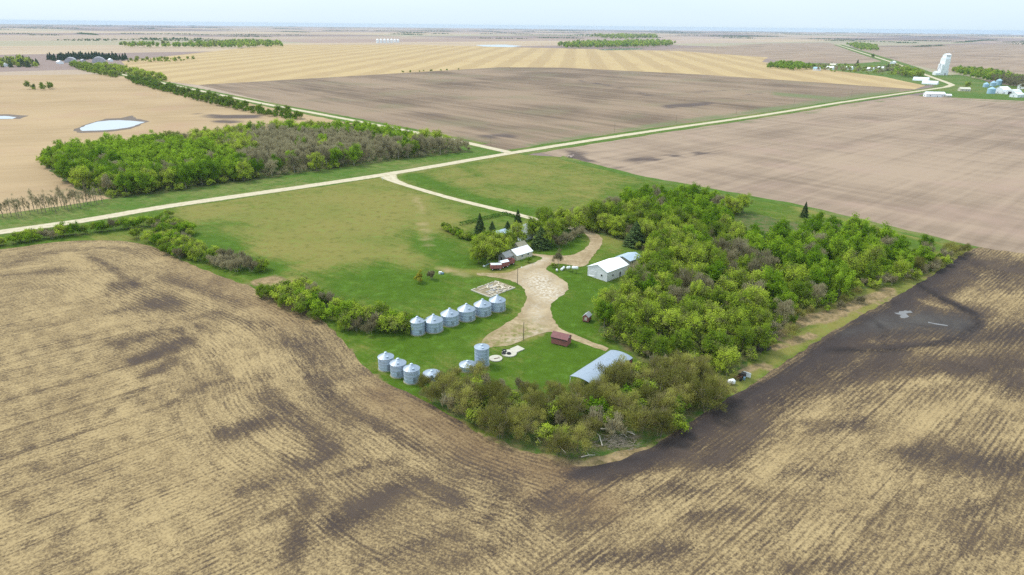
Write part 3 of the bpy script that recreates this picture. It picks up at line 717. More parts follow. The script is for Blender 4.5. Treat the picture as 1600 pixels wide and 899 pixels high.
def limbs(H, Rr, n, spread=.55, trunk=.16, stems=1, low=.3):
    b = MB()
    for s in range(stems):
        a = 2 * math.pi * s / max(1, stems) + random.uniform(0, 1); o = 0 if stems == 1 else Rr * .12
        x0, y0 = o * math.cos(a), o * math.sin(a); lean = (0 if stems == 1 else Rr * .35)
        top = Vector((x0 + lean * math.cos(a) + random.uniform(-.2, .2), y0 + lean * math.sin(a) + random.uniform(-.2, .2), H * .85))
        b.tube([(x0, y0, -.15), (x0 + lean * .25 * math.cos(a), y0 + lean * .25 * math.sin(a), H * .35), top], [trunk, trunk * .75, trunk * .2], 6)
        for i in range(n):
            z = H * (low + (.78 - low) * (i + random.random()) / n); t = random.uniform(0, 2 * math.pi); L = Rr * spread * random.uniform(.8, 1.3)
            f = z / (H * .85); c = Vector((x0, y0, 0)).lerp(top, f); c.z = z
            e = c + Vector((math.cos(t) * L, math.sin(t) * L, L * random.uniform(.5, 1.0)))
            b.tube([c, c.lerp(e, .5) + Vector((0, 0, L * .05)), e], [trunk * .45, trunk * .3, trunk * .1], 4, False)
    return b

PROTO = {}
def proto(key, H, Rr, mat, n, bark, var, **k):
    PROTO[key] = []
    for i in range(var):
        h = H * RNG.uniform(.92, 1.08); r = Rr * RNG.uniform(.92, 1.08)
        if key.startswith('spruce'): V, T = crown_spruce(h, r, n, k.get('size', .45))
        else:
            kk = {a: b for a, b in k.items() if a not in ('trunk', 'stems', 'limbs')}
            V, T = crown_round(h, r, kk.pop('clumps', 18), n, **kk)
        b = limbs(h, r, k.get('limbs', 6), trunk=k.get('trunk', .17), stems=k.get('stems', 1), low=.12 if key == 'sapling' else .3) if not key.startswith('spruce') else MB().tube([(0, 0, -.1), (0, 0, h * .5), (0, 0, h * .97)], [.2, .12, .03], 6)
        me = bpy.data.meshes.new(key + '_trunk'); me.from_pydata(b.v, [], b.f); me.materials.append(bark)
        PROTO[key].append((quad_mesh(key + '_crown', V, T, mat), me, V, T, mat))
proto('leafy', 11, 4.7, M_LEAF['bright'], 5600, M_PALE_BARK, 6, size=.37, clumps=46, base=.03)
proto('budding', 11, 4.8, M_LEAF['olive'], 5200, M_BARK, 7, size=.34, clumps=48, base=.03)
proto('bare', 10.5, 4.0, M_LEAF['bare'], 2600, M_PALE_BARK, 4, size=.11, clumps=26, base=.12, twig=8, upright=1.2, limbs=10)
proto('spruce', 12, 3.7, M_LEAF['spruce'], 3000, M_BARK, 3, size=.5)
proto('bush', 4.5, 3.1, M_LEAF['olive'], 2000, M_BARK, 5, size=.29, clumps=24, base=.0, stems=3, trunk=.06, limbs=3)
proto('lush_bush', 4.5, 3.0, M_LEAF['bright'], 1900, M_BARK, 3, size=.29, clumps=22, base=.0, stems=3, trunk=.06, limbs=3)
proto('brush', 6, 3.6, M_LEAF['brushy'], 4200, M_BARK, 6, size=.085, clumps=30, base=.0, twig=5.5, upright=.5, stems=3, trunk=.07, limbs=4)
proto('bare_bush', 4.2, 2.7, M_LEAF['bare'], 1000, M_PALE_BARK, 3, size=.12, clumps=12, base=.05, twig=8, upright=.8, stems=4, trunk=.05, limbs=4)
proto('yellow_bush', 4.2, 2.2, M_LEAF['yellow'], 900, M_BARK, 1, size=.34, clumps=10, base=.08, stems=2, trunk=.06, limbs=3)
proto('sapling', 10, 1.7, M_LEAF['bare'], 420, M_BARK, 4, size=.06, clumps=22, base=.02, twig=16, upright=2.0, limbs=16, trunk=.14)

def place(key, name, g, scale, label, cat, group, sx=1.0, z=.1):
    crown, trunk, V, T, mat = PROTO[key][random.randrange(len(PROTO[key]))]
    shrub = cat == 'shrub'
    root = thing(name, label, cat, (g[0], g[1], z), random.uniform(0, 6.28), group, (scale * sx, scale * sx, scale))
    link(bpy.data.objects.new('stems' if shrub else 'trunk', trunk), root)
    link(bpy.data.objects.new('foliage' if shrub else 'crown', crown), root)
    return root

def scatter(poly, space, seed, holes=()):
    rg = np.random.default_rng(seed); lo, hi = poly.min(0), poly.max(0); out = []
    A = (hi - lo).prod(); cell = {}
    for q in rg.uniform(lo, hi, (int(A / space ** 2 * 9), 2)):
        k = (int(q[0] // space), int(q[1] // space))
        if any(np.hypot(*(q - o)) < space for i in (-1, 0, 1) for j in (-1, 0, 1) for o in cell.get((k[0] + i, k[1] + j), ())): continue
        cell.setdefault(k, []).append(q); out.append(q)
    q = np.array(out); q = q[inside(q, poly)]
    for h in holes: q = q[~inside(q, h)]
    return q

class Mass:
    """many trees in ONE stuff object"""
    def __init__(s): s.V = []; s.T = []; s.M = []; s.mats = []
    def add(s, V, T, mat, g, scale, keep=1.0, z=0.0):
        k = len(T)
        if keep < 1:
            idx = RNG.permutation(k)[:int(k * keep)]; V = V.reshape(-1, 4, 3)[idx]
            c = V.mean(1, keepdims=True); V = (c + (V - c) / math.sqrt(keep) * .95).reshape(-1, 3); T = T[idx]
        a = random.uniform(0, 6.28); ca, sa = math.cos(a), math.sin(a)
        W = V @ np.array([[ca, sa, 0], [-sa, ca, 0], [0, 0, 1]]) * scale + np.array([g[0], g[1], z])
        if mat not in s.mats: s.mats.append(mat)
        s.V.append(W); s.T.append(np.clip(T * .8 + RNG.uniform(-.15, .3), 0, 1)); s.M.append(np.full(len(T), s.mats.index(mat), np.int32))
    def build(s, name, label):
        me = quad_mesh(name, np.concatenate(s.V), np.concatenate(s.T), s.mats)
        me.polygons.foreach_set('material_index', np.concatenate(s.M)); me.update()
        return tag(link(bpy.data.objects.new(name, me)), label, kind='stuff')

def in_zone(px, zones):
    return any(((px[0] - x) / rx) ** 2 + ((px[1] - y) / ry) ** 2 < 1 for x, y, rx, ry in zones)

NAMES = {'leafy': 'leafy_tree', 'budding': 'budding_tree', 'bare': 'bare_tree'}
LOOK = {'leafy': 'bright green leafy tree', 'budding': 'olive green half leafed tree', 'bare': 'grey brown bare twigged tree'}

# the wood right of the farmyard
bright_z = [(1040, 318, 95, 26), (1110, 352, 40, 22), (1265, 395, 95, 38), (1285, 452, 42, 30), (1235, 345, 60, 14), (1390, 410, 75, 22), (1060, 335, 60, 18), (1210, 470, 28, 25)]
bare_z = [(1165, 430, 42, 30), (1120, 395, 22, 12), (1335, 395, 60, 10), (1470, 405, 40, 12), (940, 335, 30, 10), (905, 345, 30, 14), (1075, 470, 30, 14), (1210, 510, 30, 18), (1300, 470, 25, 8)]
hole = Gp([(1130, 342), (1180, 331), (1245, 344), (1275, 370), (1205, 388), (1145, 374)])
parts_r = [('at its back by the pale field', lambda p: p[1] < 372), ('in its middle', lambda p: p[1] < 470), ('at its near end', lambda p: True)]
for i, g in enumerate(scatter(Gp(WOOD_R), 6.5, 3, [hole])):
    px = P(g[None])[0]; r = random.random()
    k = 'leafy' if in_zone(px, bright_z) and r < .88 else 'bare' if in_zone(px, bare_z) and r < .7 else 'budding' if r < .86 else 'leafy' if r < .93 else 'bare'
    where = next(w for w, t in parts_r if t(px))
    d_edge = seg_dist(g[None], Gp(WOOD_R), True)[0][0]
    sc = random.uniform(.82, 1.12) * (1 if d_edge > 5 else .85) * (.85 if px[0] > 1380 else 1)
    lab = f'{LOOK[k]} in the farmyard wood, {where}'
    place(k, NAMES[k], g, sc, lab, 'tree', f'{LOOK[k]}s of the farm wood {where}', random.uniform(.8, 1.12))
N_RIGHT = i + 1
ug = Mass()
for g in scatter(Gp(WOOD_R), 3.2, 33, [hole]):
    px = P(g[None])[0]; k = 'lush_bush' if in_zone(px, bright_z) else 'bare_bush' if random.random() < .15 or px[0] > 1400 else 'bush'
    V, T, mat = PROTO[k][random.randrange(3)][2:5]; ug.add(V, T, mat, g, random.uniform(.6, .95), .5)
ug.build('undergrowth', 'low green undergrowth filling the wood right of the farmyard')

# the wood beyond the gravel road: the front rows as trees, the rest as one mass
bright_l = [(200, 262, 160, 36), (300, 275, 90, 20), (570, 212, 70, 9), (620, 222, 40, 8)]
bare_l = [(430, 262, 60, 18), (500, 240, 110, 22), (600, 245, 120, 14), (440, 222, 50, 10), (700, 240, 50, 8)]
mass = Mass(); GL = Gp(WOOD_L); pl = scatter(GL, 6.6, 5)
front = Gp(WOOD_L[7:])
df, _ = seg_dist(pl, front)
near_l = set(np.argsort(df)[:110].tolist())
for i, g in enumerate(pl):
    px = P(g[None])[0]; r = random.random()
    k = 'leafy' if in_zone(px, bright_l) and r < .8 else 'bare' if in_zone(px, bare_l) and r < .72 else 'budding' if r < .75 else 'leafy' if r < .85 else 'bare'
    sc = random.uniform(.85, 1.15)
    if i in near_l:
        where = 'left half' if px[0] < 380 else 'right half'; sc *= 1.12
        place(k, NAMES[k], g, sc, f'{LOOK[k]} fronting the wood across the road, {where}', 'tree', f'{LOOK[k]}s fronting the far wood, {where}')
    else:
        crown, trunk, V, T, mat = PROTO[k][random.randrange(len(PROTO[k]))]
        mass.add(V, T, mat, g, sc, .42)
for g in scatter(GL, 5, 34):
    px = P(g[None])[0]; k = 'bare_bush' if in_zone(px, bare_l) else 'bush'
    V, T, mat = PROTO[k][random.randrange(3)][2:5]; mass.add(V, T, mat, g, random.uniform(.6, 1), .3)
mass.build('woodland', 'dense wood of green and grey spring trees behind the front row, beyond the gravel road')
print('trees', N_RIGHT, len(near_l), 'mass', len(pl) - len(near_l))

# shrub bands
def band(line, width, space, keys, label, group, scale=(.9, 1.35), seed=1, wscale=None, zones=None):
    ln = smooth_line(Gp(line), 2); rg = np.random.default_rng(seed); pts = []
    for q in ln:
        for _ in range(4):
            w = width * rg.uniform(-.5, .5); c = q + rg.normal(size=2) * .5 + np.array([1, .3]) * w
            if all(np.hypot(*(c - o)) > space for o in pts): pts.append(c)
    for c in pts:
        px = P(c[None])[0]
        k = random.choices([a for a, b in keys], [b for a, b in keys])[0]
        if zones:
            for z, kk in zones:
                if in_zone(px, [z]): k = kk
        place(k, {'bare_bush': 'bare_shrub'}.get(k, 'shrub'), c, random.uniform(*scale), label[k], 'shrub', group[k])
    return len(pts)
def lab(where, keys):
    nm = {'bush': 'olive green shrub', 'lush_bush': 'fresh green shrub', 'bare_bush': 'grey leafless shrub', 'brush': 'brownish budding shrub'}
    return {k: f'{nm[k]} {where}' for k, _ in keys}, {k: f'{nm[k]}s {where}' for k, _ in keys}
ks = [('bush', 5), ('lush_bush', 2), ('bare_bush', 1)]
l, g_ = lab('between the gravel road and the stubble field', ks)
nb = band([(-60, 392), (0, 385), (60, 375), (130, 366), (200, 358), (250, 352), (285, 372)], 10, 2.7, ks, l, g_, (.8, 1.2), seed=2)
l, g_ = lab('in the clump at the left bend of the stubble field', ks)
nb += band([(240, 372), (280, 392), (315, 408), (360, 418), (400, 426)], 12, 2.7, ks, l, g_, (.85, 1.25), 3, zones=[((365, 418, 34, 18), 'bare_bush')])
l, g_ = lab('between the dead grass gap and the upper bins', ks)
nb += band([(442, 462), (480, 478), (520, 495), (560, 508), (600, 518), (630, 522)], 14, 2.8, ks, l, g_, (.9, 1.35), 4, zones=[((575, 520, 20, 10), 'bare_bush')])
ks = [('bush', 3), ('lush_bush', 2)]
l, g_ = lab('in the low row bordering the house lawn', ks)
nb += band([(692, 358), (710, 366), (728, 373), (745, 378)], 3.5, 1.8, ks, l, g_, (.55, .75), 5)
ks = [('bare_bush', 3), ('bush', 3), ('brush', 2)]
l, g_ = lab('fringing the right end of the farmyard wood', ks)
nb += band([(1502, 396), (1470, 412), (1430, 433), (1400, 445), (1370, 452)], 9, 3.6, ks, l, g_, (.6, 1.0), 7)
l, g_ = lab('between the farmyard wood and the dead grass', ks)
nb += band([(1345, 462), (1310, 485), (1270, 492), (1235, 508), (1215, 535), (1190, 552)], 8, 4.2, ks, l, g_, (.5, .9), 8)
# brush at the near corner
ks = ['brush', 'bush', 'lush_bush', 'bare_bush']
l, g_ = lab('in the brush at the near corner of the farm', [(k, 1) for k in ks])
nc = 0
for g in scatter(Gp(BRUSH), 3.5, 8, [Gp([(915, 706), (935, 682), (1005, 679), (1012, 702), (945, 726), (915, 726)])]):
    px = P(g[None])[0]; r = random.random()
    k = 'brush' if r < .74 else 'bush' if r < .84 else 'lush_bush' if r < .855 else 'bare_bush'
    if in_zone(px, [(1000, 640, 40, 30), (980, 600, 30, 14)]) and r < .38: k = 'bush'
    sc = random.uniform(.85, 1.2) * (.62 if px[0] < 745 and px[1] < 622 else 1) * (1.1 if px[0] > 990 else 1) * (.8 if 780 < px[0] < 940 and px[1] < 640 else 1)
    place(k, {'bare_bush': 'bare_shrub'}.get(k, 'shrub'), g, sc, l[k], 'shrub', g_[k]); nc += 1
print('shrubs', nb, nc)

# farmhouse trees
def trees_at(lst, key, name, label, group, cat='tree', sc=(.7, .95)):
    for x, y in lst: place(key, name, G(x, y), random.uniform(*sc), label, cat, group)
trees_at([(748, 412), (762, 414), (776, 405), (760, 402), (790, 399), (778, 393), (746, 403), (795, 392), (764, 394), (753, 396)], 'budding', 'budding_tree', 'olive green tree in the clump left of the white roofed garage', 'trees beside the garage', sc=(.72, .9))
trees_at([(808, 388), (836, 376), (855, 368), (872, 372), (890, 368), (862, 382), (848, 386), (880, 360), (905, 360), (850, 358)], 'budding', 'budding_tree', 'olive green tree between the house and the driveway bend', 'trees sheltering the house', sc=(.86, 1.08))
trees_at([(885, 382), (872, 387), (896, 376), (905, 371)], 'bare_bush', 'bare_shrub', 'brownish leafless shrub on the inside of the driveway bend', 'shrubs inside the driveway bend', 'shrub', (1.0, 1.3))
trees_at([(948, 358), (930, 352), (960, 366), (918, 348)], 'budding', 'budding_tree', 'olive green tree on the far side of the driveway bend', 'trees across the driveway bend', sc=(.6, .8))
def one(key, name, x, y, sc, label, cat='tree', sx=1.0): place(key, name, G(x, y), sc, label, cat, None, sx)
one('spruce', 'spruce_tree', 750, 374, 1.08, 'tall dark spruce at the left end of the house lawn', sx=.9)
one('spruce', 'spruce_tree', 769, 370, .62, 'short dark spruce right beside the tall lawn spruce', sx=1.2)
one('spruce', 'spruce_tree', 809, 355, .74, 'slim dark spruce at the driveway end of the lawn hedge', sx=.9)
one('spruce', 'spruce_tree', 793, 368, .60, 'stubby dark spruce left of the house', sx=1.4)
one('spruce', 'spruce_tree', 829, 362, .60, 'dark spruce behind the right end of the house', sx=1.2)
one('spruce', 'spruce_tree', 845, 388, .85, 'dark spruce at the near side of the house', sx=1.5)
one('spruce', 'spruce_tree', 992, 384, 1.0, 'broad dark spruce behind the grey roofed shed', sx=1.55)
one('spruce', 'spruce_tree', 1256, 340, .72, 'lone dark spruce at the back edge of the right wood', sx=.8)
one('bare', 'bare_tree', 872, 417, .62, 'small bare tree on the grass patch by the white tanks', sx=1.1)
one('yellow_bush', 'yellow_shrub', 655, 442, 1.0, 'yellow leaved shrub in the pasture', 'shrub')
one('bare_bush', 'bare_shrub', 674, 437, .85, 'tan leafless shrub right beside the yellow shrub', 'shrub')
one('lush_bush', 'shrub', 826, 411, .5, 'low green shrub at the corner of the white roofed garage', 'shrub')
one('bush', 'shrub', 866, 419, .45, 'low dark shrub left of the white tanks', 'shrub')
one('bush', 'shrub', 265, 340, .8, 'lone olive shrub beside the gravel road at the end of the left band', 'shrub')
for i, (x, y) in enumerate([(5, 341), (18, 339), (34, 337.5), (48, 336), (60, 335), (72, 333), (82, 331), (92, 329.5), (102, 328), (112, 326.5), (122, 325), (132, 323), (143, 322), (152, 320.5), (160, 318), (-8, 342), (26, 338), (66, 334), (12, 337), (40, 334.5), (54, 331), (78, 329), (97, 326), (117, 323), (137, 320), (148, 318), (0, 338), (30, 341), (88, 334), (127, 327), (107, 331)]):
    place('sapling', 'bare_tree', G(x, y), random.uniform(.85, 1.25), 'thin bare tree in the leafless row left of the wood beyond the road', 'tree', 'leafless tree row')

# hedges of the house lawn
def hedge(name, a, b, w, h, label):
    g0, g1 = G(*a), G(*b); L = np.hypot(*(g1 - g0)); k = int(L * 42)
    c = np.stack([RNG.uniform(0, L, k), RNG.uniform(-w / 2, w / 2, k), RNG.uniform(0, h, k)], 1)
    s = RNG.integers(0, 3, k); c[s == 0, 2] = h; c[s == 1, 1] = np.sign(c[s == 1, 1]) * w / 2
    c += RNG.normal(size=c.shape) * .09
    V = leaf_quads(c, RNG.normal(size=(k, 3)) + np.array([0, 0, .6]), RNG.uniform(.2, .42, k)); 
    o = bpy.data.objects.new(name, quad_mesh(name, V, RNG.uniform(0, 1, k), M_LEAF['hedge']))
    o.location = (*g0, .1); o.rotation_euler = (0, 0, math.atan2(*(g1 - g0)[::-1])); link(o)
    tag(o, label, 'hedge')
hedge('hedge', (718, 353), (788, 336), 1.3, 1.5, 'long clipped dark hedge along the back of the house lawn')
hedge('hedge', (789, 336), (806, 341), 1.3, 1.4, 'short clipped hedge closing the house lawn towards the driveway')

# tree rows and woods of the middle and far distance
def far_wood(name, label, px, space, key, sc, keep, extra=None, seed=1):
    ms = Mass()
    for i, g in enumerate(scatter(Gp(px), space, seed)):
        k = key if not isinstance(key, (list, tuple)) else random.choice(key)
        crown, trunk, V, T, mat = PROTO[k][random.randrange(len(PROTO[k]))]
        ms.add(V, T, mat, g, sc * random.uniform(.75, 1.2), keep)
    return ms.build(name, label)
far_wood('shrub_row', 'long row of green shrubs on the near side of the gravel road running back', [(196, 122), (240, 130), (300, 147), (400, 171), (478, 186), (455, 189), (380, 175), (290, 154), (210, 132)], 4.6, ['bush', 'bush', 'lush_bush', 'budding'], .8, .2, seed=2)
far_wood('shrub_row', 'row of green shrubs on the far side of the gravel road running back', [(150, 102), (200, 110), (262, 126), (255, 129), (200, 117), (150, 108)], 5.5, ['bush', 'bush', 'budding'], .85, .16, seed=3)
far_wood('shrub_row', 'dark green bushes leading to the grey quonset farm', [(108, 103), (135, 104), (190, 118), (180, 123), (130, 112)], 6, ['budding', 'bush', 'bush'], .95, .14, seed=4)
far_wood('windbreak', 'dark spruce windbreak behind the grey quonset farm', [(75, 93), (110, 90), (160, 90), (198, 93), (196, 95.5), (150, 93), (78, 96)], 11, 'spruce', 1.25, .12, seed=5)
far_wood('windbreak', 'dark trees round the farm at the upper left edge', [(-40, 98), (30, 96), (60, 101), (58, 106), (-40, 106)], 13, ['spruce', 'budding'], 1.15, .12, seed=6)
far_wood('bluff', 'small clump of bushes in the tan field at upper left', [(38, 138), (60, 136), (92, 138), (75, 141), (45, 141)], 9, ['bush', 'budding'], .8, .25, seed=7)
far_wood('bluff', 'long green bluff of trees beyond the golden strips, upper left', [(185, 72), (250, 74), (300, 71), (380, 67.5), (436, 68.5), (442, 73.5), (380, 76.5), (300, 75.5), (200, 75)], 26, ['budding', 'leafy'], 1.7, .05, seed=8)
far_wood('bluff', 'green strip of trees behind the quonset farm', [(200, 95), (250, 93), (308, 95), (270, 97.5), (200, 98)], 14, ['bush', 'budding'], 1.0, .12, seed=9)
far_wood('bluff', 'dark green bluff of trees beside the slough beyond the golden strips', [(868, 73), (905, 69), (960, 68), (1030, 66.5), (1056, 69), (1045, 73), (1000, 75), (940, 76), (890, 77)], 26, ['budding', 'leafy'], 1.8, .05, seed=10)
far_wood('bluff', 'bluish bluff of trees far behind the slough', [(920, 58.5), (975, 57), (1025, 57.5), (1028, 61), (960, 62)], 45, 'budding', 2.4, .03, seed=11)
far_wood('bluff', 'green wood beyond the grain elevator', [(1484, 112), (1500, 110), (1545, 113), (1590, 124), (1620, 130), (1600, 137), (1560, 131), (1520, 124)], 12, ['leafy', 'budding'], 1.0, .12, seed=12)
far_wood('bluff', 'green wood beside the village road towards the horizon', [(1320, 70), (1340, 69), (1370, 73), (1372, 80), (1345, 79)], 22, ['budding', 'leafy'], 1.2, .06, seed=13)
far_wood('bluff', 'bright green trees at the left end of the village', [(1194, 107), (1215, 101), (1250, 103), (1275, 108), (1240, 111)], 11, ['leafy'], 1.0, .12, seed=14)
far_wood('bluff', 'grey green trees round the village houses', [(1250, 104), (1300, 103), (1360, 107), (1400, 104), (1438, 113), (1440, 122), (1410, 121), (1360, 116), (1300, 113), (1260, 110)], 14, ['budding', 'bush', 'bare'], .8, .10, seed=15)
far_wood('bluff', 'green trees at the near end of the village by the road', [(1395, 114), (1420, 111), (1440, 118), (1441, 123), (1415, 122)], 9, ['leafy', 'budding'], 1.0, .14, seed=16)
far_wood('bluff', 'bluish grey bare trees behind the white sheds at the right edge', [(1545, 127), (1570, 124), (1620, 130), (1640, 140), (1605, 142), (1570, 135)], 8, ['bare'], 1.1, .3, seed=17)
far_wood('bluff', 'small dark bushes on the far edge of the brown field', [(620, 113), (720, 109), (725, 110), (620, 115)], 16, 'bush', .8, .15, seed=18)
ms = Mass(); rg = np.random.default_rng(21)
e1 = np.array([math.cos(R(E1)), math.sin(R(E1))]); e2 = np.array([math.cos(R(E2)), math.sin(R(E2))])
for i in range(150):
    y = 3300 + 15500 * rg.uniform(0, 1) ** 1.15; x = rg.uniform(-.95, .95) * y * .82
    if y < 5000 and -.36 * y < x < .46 * y: continue
    ax = e1 if rg.random() < .5 else e2
    if rg.random() < .6: ax = np.array([1.0, .08])
    L = rg.uniform(60, 260) * (1 + y / 9000); W = rg.uniform(4, 16); k = int(L / 1.5)
    t = rg.uniform(-L, L, k); sh = np.clip(1.15 - (np.abs(t) / L) ** 3, .3, 1)
    hgt = 9.5 * sh * rg.uniform(.55, 1.15, k) * rg.uniform(.6, 1.0)
    c = np.array([x, y]) + t[:, None] * ax + (rg.normal(size=k) * W)[:, None] * np.array([-ax[1], ax[0]])
    V = leaf_quads(np.column_stack([c, hgt * rg.uniform(.25, .8, k)]), rg.normal(size=(k, 3)) + np.array([0, -1.2, .5]), hgt * 1.15)
    ms.V.append(V); ms.T.append(rg.uniform(.1, .9, k)); ms.M.append(np.zeros(k, np.int32))
ms.mats = [M_LEAF['far']]
ms.build('distant_woods', 'scattered bluffs and shelterbelts of trees fading towards the horizon')

# ------------------------------------------------------------------ building materials
M_PAD = worn('dirty_pad', (.34, .31, .22), (.16, .19, .07), 1.5, .95, 0, .1, .8)
M_GALV = worn('galvanised_steel', (.43, .51, .61), (.33, .395, .49), 2.0, .5, .3, .5, .55, (1, 1, .25))
M_GALV_ROOF = worn('galvanised_roof', (.31, .36, .42), (.24, .28, .335), 1.2, .45, .3, .5, .5)
M_RUST = worn('rusty_steel', (.22, .10, .06), (.12, .06, .04), 3, .9)
M_WHITE_ROOF = worn('white_roof_paint', (.86, .86, .86), (.72, .73, .74), .8, .6, 0, .4, .4)
M_GREY_ROOF = worn('pale_grey_roof', (.42, .50, .57), (.34, .41, .48), .9, .55, .2, .4, .5)
M_OLD_WHITE = worn('weathered_white_boards', (.76, .75, .76), (.46, .445, .44), 2.2, .9, 0, .2, .75, (2.2, 2.2, .5))
M_CREAM = worn('cream_siding', (.62, .57, .46), (.45, .41, .33), 1.6, .85, 0, .2, .5)
M_GREY_WOOD = worn('grey_boards', (.34, .33, .31), (.22, .21, .20), 2.4, .9, 0, .2, .7, (3, 3, .5))
M_RED = worn('faded_red_boards', (.34, .13, .11), (.22, .085, .075), 2, .9, 0, .2, .6, (3, 3, .5))
M_RED_ROOF = worn('dark_red_roof', (.24, .11, .105), (.15, .075, .07), 1.6, .9, 0, .2, .6)
M_SHINGLE = worn('grey_shingles', (.42, .42, .43), (.28, .28, .29), 2.2, .95, 0, .15, .6)
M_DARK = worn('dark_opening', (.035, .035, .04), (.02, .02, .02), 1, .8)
M_GLASS = NT('window_glass').done((.05, .07, .09), .08, 0, .6)
M_CONC = worn('old_concrete', (.50, .46, .37), (.34, .31, .24), 1.2, .9, 0, .2, .6)
M_TIRE = worn('black_rubber', (.022, .022, .024), (.04, .04, .04), 2, .8)
M_WHITE = worn('white_enamel', (.82, .82, .80), (.66, .65, .62), 1.5, .4, 0, .5, .4)
M_BLUE = worn('faded_blue_paint', (.16, .26, .34), (.10, .16, .2), 2, .6)
M_POLE = worn('pole_wood', (.19, .145, .10), (.11, .085, .06), 3, .95)
M_BOARD = worn('bleached_boards', (.60, .52, .40), (.40, .33, .25), 2.5, .95, 0, .1, .6)
M_LOG = worn('bleached_log', (.52, .46, .38), (.32, .27, .21), 3, .95)
M_SCRAP = worn('dark_scrap', (.06, .055, .05), (.12, .07, .045), 2, .8)
M_FAR_WHITE = worn('distant_white_steel', (.84, .85, .87), (.70, .72, .76), .1, .5, 0, .3, .4)
M_FAR_GREY = worn('distant_grey_steel', (.42, .40, .42), (.32, .31, .33), .1, .6)
M_FAR_BLUE = worn('distant_blue_steel', (.34, .50, .62), (.25, .39, .5), .1, .6)
H1 = R(44); H2 = R(-46)

# ------------------------------------------------------------------ grain bins
def grain_bin(x, y, dia, wall, rise, label, group=None, name='grain_bin', hatch_rot=-1.2, ladder=True, pad=True, z=.12):
    g = G(x, y); r = dia / 2
    t = thing(name, label, 'grain bin', (*g, z), random.uniform(-.25, .25), group)
    if pad: MB().lathe([(r + .28, -.1), (r + .25, .12), (0.01, .12)], 32).build('foundation', M_PAD, t)
    prof = []; k = int(wall / .2)
    for i in range(k + 1):
        zz = .15 + (wall - .15) * i / k
        prof.append((r + (.022 if i % 2 else -.012), zz))
        if i % 5 == 0 and 0 < i < k: prof.append((r + .05, zz + .02)); prof.append((r + .05, zz + .07))
    MB().lathe(prof, 40).build('wall', M_GALV, t, smooth=False)
    ov = r + .16
    rf = MB().lathe([(ov, wall - .10), (ov, wall - .02), (r * .55, wall + rise * .5), (.42, wall + rise * .93), (.30, wall + rise * .97)], 40, mod=lambda j: 1 if j % 2 else .985).build('roof', M_GALV_ROOF, t)
    MB().lathe([(.30, wall + rise * .92), (.30, wall + rise + .12), (.40, wall + rise + .12), (.02, wall + rise + .30)], 14).build('cap', M_GALV, rf)
    a = hatch_rot
    h = MB(); h.box((math.cos(a) * r * .62, math.sin(a) * r * .62, wall + rise * .46), (.7, .6, .22), a); h.build('hatch', M_GALV, rf)
    d = MB().box((math.cos(a) * (r + .04), math.sin(a) * (r + .04), 1.25), (.14, .85, 1.5), a).build('door', M_GALV_ROOF, t)
    MB().box((math.cos(a) * (r + .13), math.sin(a) * (r + .13), 1.25), (.04, .1, .3), a).build('latch', M_SCRAP, d)
    if ladder:
        b = a + .5; ld = MB(); c, s = math.cos(b), math.sin(b)
        for w in (-.2, .2): ld.tube([(c * (r + .14) - s * w, s * (r + .14) + c * w, .5), (c * (r + .14) - s * w, s * (r + .14) + c * w, wall)], .025, 4)
        for q in np.arange(.7, wall, .35): ld.tube([(c * (r + .14) + s * .2, s * (r + .14) - c * .2, q), (c * (r + .14) - s * .2, s * (r + .14) + c * .2, q)], .018, 4)
        ld.build('ladder', M_GALV_ROOF, t)
    return t
row = [(653, 521, 4.4, 4.3, 1.25, 'small grain bin at the end of the upper row beside the shrub band'), (678, 516, 5.7, 3.5, 1.75, 'wide grain bin second from the shrub band in the upper row'),
       (703, 506, 5.7, 3.5, 1.75, 'wide grain bin third from the shrub band in the upper row'), (729, 498.5, 5.7, 3.5, 1.75, 'grain bin with a light lid by its peak, fourth from the shrub band'),
       (754, 491, 5.7, 3.5, 1.75, 'wide grain bin second from the dirt yard in the upper row'), (777, 484, 5.5, 3.5, 1.65, 'grain bin of the upper row nearest the dirt yard')]
for q in row: grain_bin(*q, 'row of six grain bins')
low = [(604, 576, 4.3, 3.7, 1.2, 'grain bin of the lower trio farthest from the brush'), (623, 586, 4.3, 3.7, 1.2, 'middle grain bin of the lower trio beside the stubble field'), (644, 595.5, 4.3, 3.8, 1.25, 'grain bin of the lower trio nearest the brush')]
for q in low: grain_bin(*q, 'trio of grain bins by the stubble field')
grain_bin(675, 591, 4.8, 1.4, .75, 'low squat grain bin at the edge of the brush beside the lower trio', ladder=False)
grain_bin(731, 577, 4.6, 1.5, .95, 'low squat grain bin half hidden by brush below the tall bin', ladder=False)
grain_bin(753, 570, 4.1, 5.6, .55, 'tall narrow grain bin standing alone by the concrete pads')

